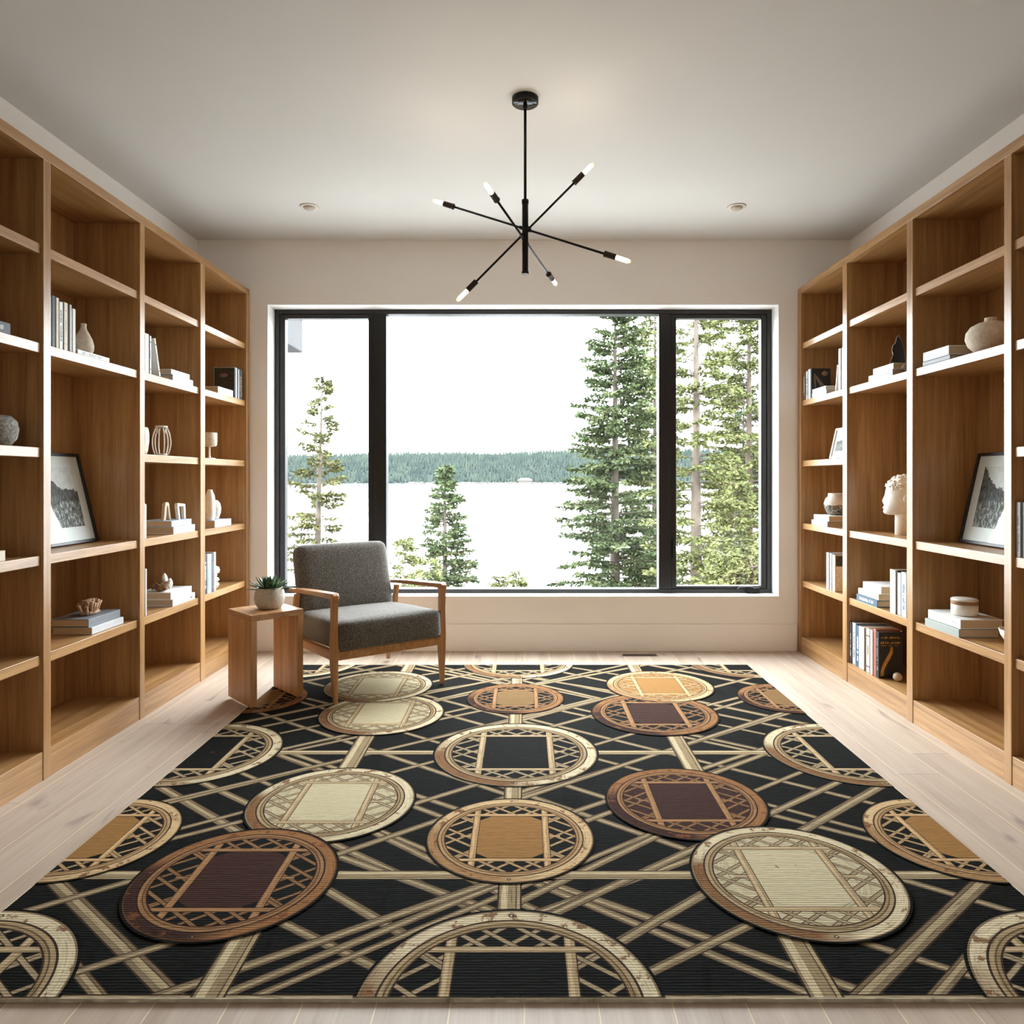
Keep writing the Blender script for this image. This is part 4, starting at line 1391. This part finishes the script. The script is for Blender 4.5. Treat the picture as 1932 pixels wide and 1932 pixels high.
def medallion(cx, cy_, R, ring, disc, panel):
    dark = P3(ring['dark'])
    # printed dark halo, disc
    ngon(cx, cy_, R * 1.025, 72, nz(), P3((16, 15, 14)))
    ngon(cx, cy_, R * 0.86, 48, nz(), P3(disc), wear=0.2 if disc == BEIGE else 0.0)
    BAR = [(-.5, -.34, ring['dark']), (-.34, .34, ring['bar']), (.34, .5, ring['dark'])]
    for s_ in (0.78, -0.78):
        for c in (0.83, 0.60, 0.42, 0.02, -0.02, -0.42, -0.60, -0.83):
            for u0, u1 in lens_seg(c if s_ > 0 else c, s_):
                strip((cx + u0 * R, cy_ + (s_ * u0 + c) * R), (cx + u1 * R, cy_ + (s_ * u1 + c) * R), 0.050 * R, BAR, 0.05, (.92, .92, .92))
    for sg in (-1, 1):
        strip((cx + sg * .44 * R, cy_), (cx + sg * .60 * R, cy_), 0.06 * R, BAR, 0.05)
    # panel with chamfered corners
    z = nz()
    a, b_, ch = 0.40 * R, 0.50 * R, 0.15 * R
    oc = [(cx - a + ch, cy_ - b_), (cx + a - ch, cy_ - b_), (cx + a, cy_ - b_ + ch * .75), (cx + a, cy_ + b_ - ch * .75),
          (cx + a - ch, cy_ + b_), (cx - a + ch, cy_ + b_), (cx - a, cy_ + b_ - ch * .75), (cx - a, cy_ - b_ + ch * .75)]
    put(oc, z, P3(panel), lambda p: (0.31, 0.17), 0.22 if panel != CARAM else 0.03)
    BAR2 = [(-.5, -.40, ring['dark']), (-.40, -.05, ring['lip']), (-.05, .28, tint(ring['bar'], (1.1, 1.1, 1.1))), (.28, .42, ring['lip']), (.42, .5, ring['dark'])]
    for sg in (-1, 1):
        vy = math.sqrt(.83 ** 2 - .43 ** 2)
        strip((cx + sg * .43 * R, cy_ - vy * R), (cx + sg * .43 * R, cy_ + vy * R), 0.088 * R, BAR2, 0.15)
    for sg in (-1, 1):
        vx = math.sqrt(.83 ** 2 - .54 ** 2)
        strip((cx - vx * R, cy_ + sg * .54 * R), (cx + vx * R, cy_ + sg * .54 * R), 0.070 * R, BAR2, 0.1)
    # ring
    A, B = Vector(P3(ring['a'])), Vector(P3(ring['b']))
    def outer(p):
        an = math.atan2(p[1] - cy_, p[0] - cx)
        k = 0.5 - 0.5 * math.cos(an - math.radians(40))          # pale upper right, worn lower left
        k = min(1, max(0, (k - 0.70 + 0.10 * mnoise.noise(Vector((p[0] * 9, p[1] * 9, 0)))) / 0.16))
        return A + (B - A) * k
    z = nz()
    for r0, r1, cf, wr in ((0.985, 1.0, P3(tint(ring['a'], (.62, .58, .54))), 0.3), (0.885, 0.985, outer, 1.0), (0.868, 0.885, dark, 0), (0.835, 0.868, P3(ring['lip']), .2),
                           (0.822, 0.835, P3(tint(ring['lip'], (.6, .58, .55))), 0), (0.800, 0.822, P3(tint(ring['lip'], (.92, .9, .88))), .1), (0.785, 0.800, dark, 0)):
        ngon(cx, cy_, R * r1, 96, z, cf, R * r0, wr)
    # two small studs
    zs = nz()
    for sg in (-1, 1):
        ngon(cx, cy_ + sg * 0.935 * R, 0.022 * R, 12, zs, P3((54, 42, 32)))
        ngon(cx, cy_ + sg * 0.935 * R, 0.011 * R, 12, nz(), P3(ring['a']))
for yy in (4.815, 3.247, 1.684):
    for xx in (-1.48, -0.035, 1.474):
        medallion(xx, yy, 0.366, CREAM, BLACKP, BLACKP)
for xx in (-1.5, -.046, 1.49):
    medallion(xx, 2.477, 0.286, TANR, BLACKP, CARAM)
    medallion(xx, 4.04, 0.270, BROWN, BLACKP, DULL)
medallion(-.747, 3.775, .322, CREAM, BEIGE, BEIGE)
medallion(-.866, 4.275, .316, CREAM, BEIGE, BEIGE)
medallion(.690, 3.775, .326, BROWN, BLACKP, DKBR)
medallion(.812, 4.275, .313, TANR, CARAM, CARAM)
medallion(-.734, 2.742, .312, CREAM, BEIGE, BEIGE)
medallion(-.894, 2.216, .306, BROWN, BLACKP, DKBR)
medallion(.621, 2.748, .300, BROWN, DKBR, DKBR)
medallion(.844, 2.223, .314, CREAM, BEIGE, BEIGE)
# rug body (pale bound edge)
bx = [(RX0, RY0, 0.0005), (RX1, RY0, 0.0005), (RX1, RY1, 0.0005), (RX0, RY1, 0.0005), (RX0, RY0, RT), (RX1, RY0, RT), (RX1, RY1, RT), (RX0, RY1, RT)]
b0 = len(rv)
rv += bx
EDGE = P3((226, 216, 190))
for f in ((3, 2, 1, 0), (4, 5, 6, 7), (0, 1, 5, 4), (1, 2, 6, 5), (2, 3, 7, 6), (3, 0, 4, 7)):
    rf.append(tuple(b0 + i for i in f))
    for i in f:
        rcol.append((*EDGE, 0))
        ruv.append((bx[i][0], bx[i][1] * .2))
me = bpy.data.meshes.new('rug')
me.from_pydata(rv, [], rf)
ca = me.color_attributes.new('Col', 'FLOAT_COLOR', 'CORNER')
ca.data.foreach_set('color', [c for q in rcol for c in q])
uvl = me.uv_layers.new(name='UVMap')
uvl.data.foreach_set('uv', [c for q in ruv for c in q])
m, nt, b = new_mat('printed_flat_weave')
at = nt.nodes.new('ShaderNodeAttribute')
at.attribute_name = 'Col'
tc = nt.nodes.new('ShaderNodeTexCoord')
st = noise_n(nt, map_n(nt, tc.outputs['UV'], (9, 14, 1)), 1.0, 4, 0.65, 0.3)
streak = ramp_n(nt, st, [(0.33, (0.42, 0.38, 0.35, 1)), (0.44, (0.92, 0.91, 0.90, 1)), (0.7, (1.14, 1.14, 1.13, 1))])
c = mixc(nt, at.outputs['Color'], streak, 0.9, 'MULTIPLY')
# wear: rust-brown flecks where the attribute's alpha allows
wf = noise_n(nt, tc.outputs['Object'], 16, 6, 0.75)
thr = math_n(nt, 'SUBTRACT', 0.70, math_n(nt, 'MULTIPLY', at.outputs['Alpha'], 0.125))
wm = math_n(nt, 'MULTIPLY', math_n(nt, 'GREATER_THAN', wf, thr), math_n(nt, 'GREATER_THAN', at.outputs['Alpha'], 0.01))
c = mixc(nt, c, lin(112, 70, 44), math_n(nt, 'MULTIPLY', wm, 0.85))
# weft lines
wv = nt.nodes.new('ShaderNodeTexWave')
wv.wave_type = 'BANDS'
wv.bands_direction = 'Y'
wv.inputs['Scale'].default_value = 30
wv.inputs['Distortion'].default_value = 3.0
wv.inputs['Detail'].default_value = 2
wv.inputs['Detail Scale'].default_value = 2.5
nt.links.new(map_n(nt, tc.outputs['Object'], (0.25, 1, 1)), wv.inputs['Vector'])
weft = ramp_n(nt, wv.outputs['Fac'], [(0.1, (0.70, 0.70, 0.70, 1)), (0.55, (1.06, 1.06, 1.06, 1))])
c = mixc(nt, c, weft, 1.0, 'MULTIPLY')
c = mixc(nt, c, ramp_n(nt, wv.outputs['Fac'], [(0.45, (0, 0, 0, 1)), (1.0, (0.012, 0.013, 0.012, 1))]), 1.0, 'ADD')
nt.links.new(c, b.inputs['Base Color'])
b.inputs['Roughness'].default_value = 0.95
b.inputs['Specular IOR Level'].default_value = 0.03
bump_n(nt, b, wv.outputs['Fac'], 0.2, 0.003)
me.materials.append(m)
rug = bpy.data.objects.new('rug', me)
COL.objects.link(rug)
tag(rug, 'black rug printed with lattice strips and round cane medallions', 'rug')

# ------------------------------------------------------------------ armchair
RZ = RT + 0.000004 * zlev[0] + 0.001
ch = thing('armchair', 'grey tweed armchair with a light wooden frame by the window', 'armchair', (-0.966, 4.394, RZ), math.radians(36.4))
def rbox(a, b_, c, r, n=9, crown=0.0, front_crown=0.0, sag=0.0):
    """rounded cushion, half sizes a b c"""
    vs, idx, fs = [], {}, []
    def key(p):
        return tuple(round(q, 5) for q in p)
    def vert(p):
        k = key(p)
        if k not in idx:
            idx[k] = len(vs)
            vs.append(p)
        return idx[k]
    g = [-1 + 2 * i / n for i in range(n + 1)]
    # concentrate samples near the edges
    g = [math.copysign(abs(q) ** 0.55, q) for q in g]
    for ax in range(3):
        for sg in (-1, 1):
            for i in range(n):
                for j in range(n):
                    q = []
                    for (ii, jj) in ((i, j), (i + 1, j), (i + 1, j + 1), (i, j + 1)):
                        p = [0, 0, 0]
                        p[ax] = sg
                        p[(ax + 1) % 3] = g[ii]
                        p[(ax + 2) % 3] = g[jj]
                        q.append(vert(tuple(p)))
                    fs.append(tuple(q if sg > 0 else q[::-1]))
    out = []
    for p in vs:
        P = Vector((p[0] * a, p[1] * b_, p[2] * c))
        I = Vector((max(-a + r, min(a - r, P.x)), max(-b_ + r, min(b_ - r, P.y)), max(-c + r, min(c - r, P.z))))
        D = P - I
        if D.length > 1e-6:
            P = I + D.normalized() * r
        fx, fy, fz = P.x / a, P.y / b_, P.z / c
        P.z += (crown if fz > 0 else crown * 0.2) * fz * (1 - fx * fx) * (1 - fy * fy)
        P.y += front_crown * fy * (1 - fx * fx) * (1 - fz * fz)
        out.append(P)
    return out, fs
# seat
vs, fs = rbox(0.323, 0.330, 0.084, 0.034, 10, 0.018, 0.010)
Mt = Matrix.Translation((0, -0.045, 0.348)) @ Matrix.Rotation(math.radians(-3.2), 4, 'X')
MB().add([Mt @ p for p in vs], fs, 0, True).build('seat_cushion', M_FABRIC, ch)
# back
vs, fs = rbox(0.312, 0.066, 0.232, 0.050, 10, 0.004, 0.016)
Mt = Matrix.Translation((0, 0.355, 0.582)) @ Matrix.Rotation(math.radians(-17), 4, 'X')
MB().add([Mt @ p for p in vs], fs, 0, True).build('back_cushion', M_FABRIC, ch)
def sq(cx, cy_, z, hx, hy):
    return [(cx - hx, cy_ - hy, z), (cx + hx, cy_ - hy, z), (cx + hx, cy_ + hy, z), (cx - hx, cy_ + hy, z)]
for sg in (-1, 1):
    X_ = sg * 0.338
    # front leg that runs up to carry the arm
    MB().loft([sq(sg * .334, -.345, 0, .011, .012), sq(X_, -.333, .20, .018, .021), sq(X_, -.331, .29, .0195, .024), sq(X_, -.333, .45, .016, .019),
               sq(X_, -.338, .555, .017, .021), sq(X_, -.338, .575, .018, .028)]).build('leg', M_CHAIRW, ch, bevel=0.004)
    # rear leg, raked back at the foot
    MB().loft([sq(sg * .334, .392, 0, .011, .012), sq(X_, .352, .20, .017, .020), sq(X_, .335, .27, .018, .022), sq(X_, .270, .523, .014, .018)]).build('leg', M_CHAIRW, ch, bevel=0.004)
    # arm
    ar = []
    for (yy, zz, hw, th) in ((-.368, .582, .017, .012), (-.345, .590, .021, .016), (-.25, .586, .027, .014), (-.05, .573, .029, .013), (.15, .558, .027, .013), (.32, .542, .021, .012), (.385, .536, .014, .010)):
        ar.append([(X_ - hw, yy, zz - th), (X_ + hw, yy, zz - th), (X_ + hw, yy, zz + th), (X_ - hw, yy, zz + th)])
    MB().loft(ar).build('armrest', M_CHAIRW_Y, ch, bevel=0.006, seg=3)
w = MB()
w.box(-.32, .32, -.352, -.326, .236, .284)
w.box(-.32, .32, .318, .344, .212, .258)
for sg in (-1, 1):
    w.loft([[(sg * .332 - .020, -.33, .236), (sg * .332 + .018, -.33, .236), (sg * .332 + .018, -.33, .284), (sg * .332 - .020, -.33, .284)],
            [(sg * .332 - .020, .34, .212), (sg * .332 + .018, .34, .212), (sg * .332 + .018, .34, .258), (sg * .332 - .020, .34, .258)]])
w.build('seat_frame', M_CHAIRW_Y, ch, bevel=0.003)
w = MB()
for sg in (-1, 1):
    w.loft([sq(sg * .27, .335, .24, .014, .012), sq(sg * .27, .475, .68, .012, .010)])
w.box(-.28, .28, .41, .43, .50, .54)
w.build('back_frame', M_CHAIRW, ch, bevel=0.003)

# ------------------------------------------------------------------ side table and plant
tb = thing('side_table', 'light oak waterfall side table beside the armchair', 'side table', (-1.464, 4.060, RZ), math.radians(44.4))
# local x = across between the boards, local y = along the boards
TT = 0.034
MB().box(-.151, .151, -.152, .152, .497 - .034, .497).build('table_top', M_TABLE_T, tb, bevel=0.002)
for sg in (-1, 1):
    a, c = sorted((sg * .151, sg * (.151 - TT)))
    MB().box(a, c, -.152, .152, 0, .463).build('side_panel', M_TABLE, tb, bevel=0.002)
pl = thing('potted_succulent', 'green succulent in a round speckled stone pot on the side table', 'potted plant', (-1.447, 4.075, RZ + .497))
MB().lathe([(0.045, 0), (0.062, 0.004), (0.079, 0.030), (0.084, 0.058), (0.081, 0.088), (0.073, 0.112), (0.071, 0.119), (0.066, 0.119), (0.068, 0.105)], 44).build('pot', plain('speckled_pot_stone', (196, 188, 174), 0.85, var=0.2, scale=110, bump=0.35), pl)
MB().lathe([(0.001, 0.106), (0.066, 0.104), (0.067, 0.09)], 30).build('soil', plain('potting_soil', (52, 44, 36), 0.95, var=0.4, scale=80), pl)
w = MB()
rr = random.Random(12)
for i in range(36):
    ringk = i / 36
    az = i * 2.39996
    L = 0.118 - 0.045 * (1 - ringk)
    el = math.radians(78 - 66 * ringk + rr.uniform(-6, 6))
    d = Vector((math.cos(az), math.sin(az), 0))
    sd = Vector((-d.y, d.x, 0))
    pts = []
    n = 6
    p = Vector((0, 0, 0.106)) + d * (0.012 + 0.018 * ringk)
    vs = []
    for k in range(n + 1):
        t_ = k / n
        wd = 0.0125 * (math.sin(PI * min(1, 0.22 + 0.78 * t_)) ** 0.8 if t_ < 1 else 0) + 0.0006
        e = el - 0.55 * t_ * ringk + 0.25 * t_
        dr = d * math.cos(e) + Vector((0, 0, math.sin(e)))
        if k:
            p = p + dr * (L / n)
        nr = sd.cross(dr).normalized()
        th = 0.0035 * (1 - t_ * .8)
        vs += [p - sd * wd - nr * (-wd * .35), p - nr * -th * 0 - nr * th, p + sd * wd - nr * (-wd * .35), p + nr * th * .4]
    fs = []
    for k in range(n):
        for q in range(4):
            q2 = (q + 1) % 4
            fs.append((k * 4 + q, k * 4 + q2, k * 4 + 4 + q2, k * 4 + 4 + q))
    w.add(vs, fs, 0, True)
LF, nt, b = new_mat('succulent_green')
f = noise_n(nt, obj_co(nt), 45, 3)
nt.links.new(ramp_n(nt, f, [(0.3, lin(36, 58, 40)), (0.52, lin(74, 104, 70)), (0.72, lin(126, 152, 112))]), b.inputs['Base Color'])
b.inputs['Roughness'].default_value = 0.4
w.build('foliage', LF, pl)

# ------------------------------------------------------------------ chandelier
CHX, CHY = 0.007, 3.253
cl = thing('chandelier', 'black sputnik chandelier with six lit tube bulbs', 'chandelier', (CHX, CHY, ZC))
def rel(x, y, z):
    return Vector((x - CHX, y - CHY, z - ZC))
cn = MB().lathe([(0.002, -0.028), (0.056, -0.028), (0.060, -0.025), (0.060, -0.0005)], 40).build('canopy', [M_BLACK], cl)
MB().lathe([(0.002, -0.0290), (0.054, -0.0290), (0.0545, -0.0281)], 40).build('canopy_plate', M_CHROME, cn)
MB().lathe([(0.0065, -0.50), (0.0065, -0.028)], 14).lathe([(0.010, -0.05), (0.010, -0.029)], 14).build('rod', M_BLACK, cl)
MB().lathe([(0.0125, 2.185 - ZC), (0.0140, 2.185 - ZC), (0.0140, 2.514 - ZC), (0.0125, 2.516 - ZC)], 20).lathe([(0.0160, 2.180 - ZC), (0.0160, 2.192 - ZC)], 20).lathe([(0.0160, 2.500 - ZC), (0.0160, 2.517 - ZC)], 20).build('hub_tube', M_BLACK, cl)
arms = [((-0.440, 3.471, 2.600), (0.454, 3.035, 2.169)), ((0.318, 3.253, 2.684), (-0.304, 3.253, 2.057)), ((-0.154, 2.823, 2.417), (0.168, 3.683, 2.246))]
for (p, q) in arms:
    P_, Q_ = rel(*p), rel(*q)
    mid = (P_ + Q_) / 2
    d = (Q_ - P_).normalized()
    a_o = MB().tube([P_ + d * 0.115, Q_ - d * 0.115], 0.0050, 10).tube([mid - d * 0.03, mid + d * 0.03], 0.0085, 10).build('arm', M_BLACK, cl)
    for e, s_ in ((P_, d), (Q_, -d)):
        MB().tube([e + s_ * 0.068, e + s_ * 0.072, e + s_ * 0.124, e + s_ * 0.126], [0.0125, 0.0130, 0.0130, 0.0145], 16).build('socket', M_SOCKET, a_o)
        MB().tube([e, e + s_ * 0.006, e + s_ * 0.02, e + s_ * 0.058, e + s_ * 0.0685], [0.003, 0.009, 0.0112, 0.0115, 0.0100], 16).build('bulb', M_TUBE, a_o)
        MB().tube([e + s_ * 0.012, e + s_ * 0.016, e + s_ * 0.060, e + s_ * 0.067], [0.004, 0.0082, 0.0086, 0.006], 12).build('filament', M_BULB, a_o)

# ------------------------------------------------------------------ ceiling spots and floor vent
M_TRIM = plain('downlight_trim', (214, 206, 194), 0.6, var=0.01)
M_LENS = plain('downlight_recess', (184, 174, 160), 0.6, var=0.05)
for xx, lab in ((-1.364, 'round recessed ceiling spotlight near the left bookcase'), (1.354, 'round recessed ceiling spotlight near the right bookcase')):
    dl = thing('ceiling_spotlight', lab, 'spotlight', (xx, 4.55, ZC))
    MB().lathe([(0.038, -0.006), (0.056, -0.007), (0.060, -0.003), (0.060, -0.0003)], 36, cap=False).build('trim_ring', M_TRIM, dl)
    MB().lathe([(0.001, -0.022), (0.024, -0.021), (0.036, -0.012), (0.040, -0.0005)], 32).build('spot_head', M_LENS, dl)
fv = thing('floor_vent', 'dark brown slot vent in the floor below the window', 'vent', (0.82, 5.063, 0))
MB().box(-.122, .122, -.030, .030, 0.0003, 0.002).build('vent_frame', plain('vent_bronze', (84, 62, 46), 0.5), fv)
w = MB()
for k in range(16):
    w.box(-.112 + k * .0142, -.112 + k * .0142 + .010, -.022, .022, 0.0021, 0.0026)
w.build('slots', plain('vent_dark', (34, 26, 20), 0.8), fv)
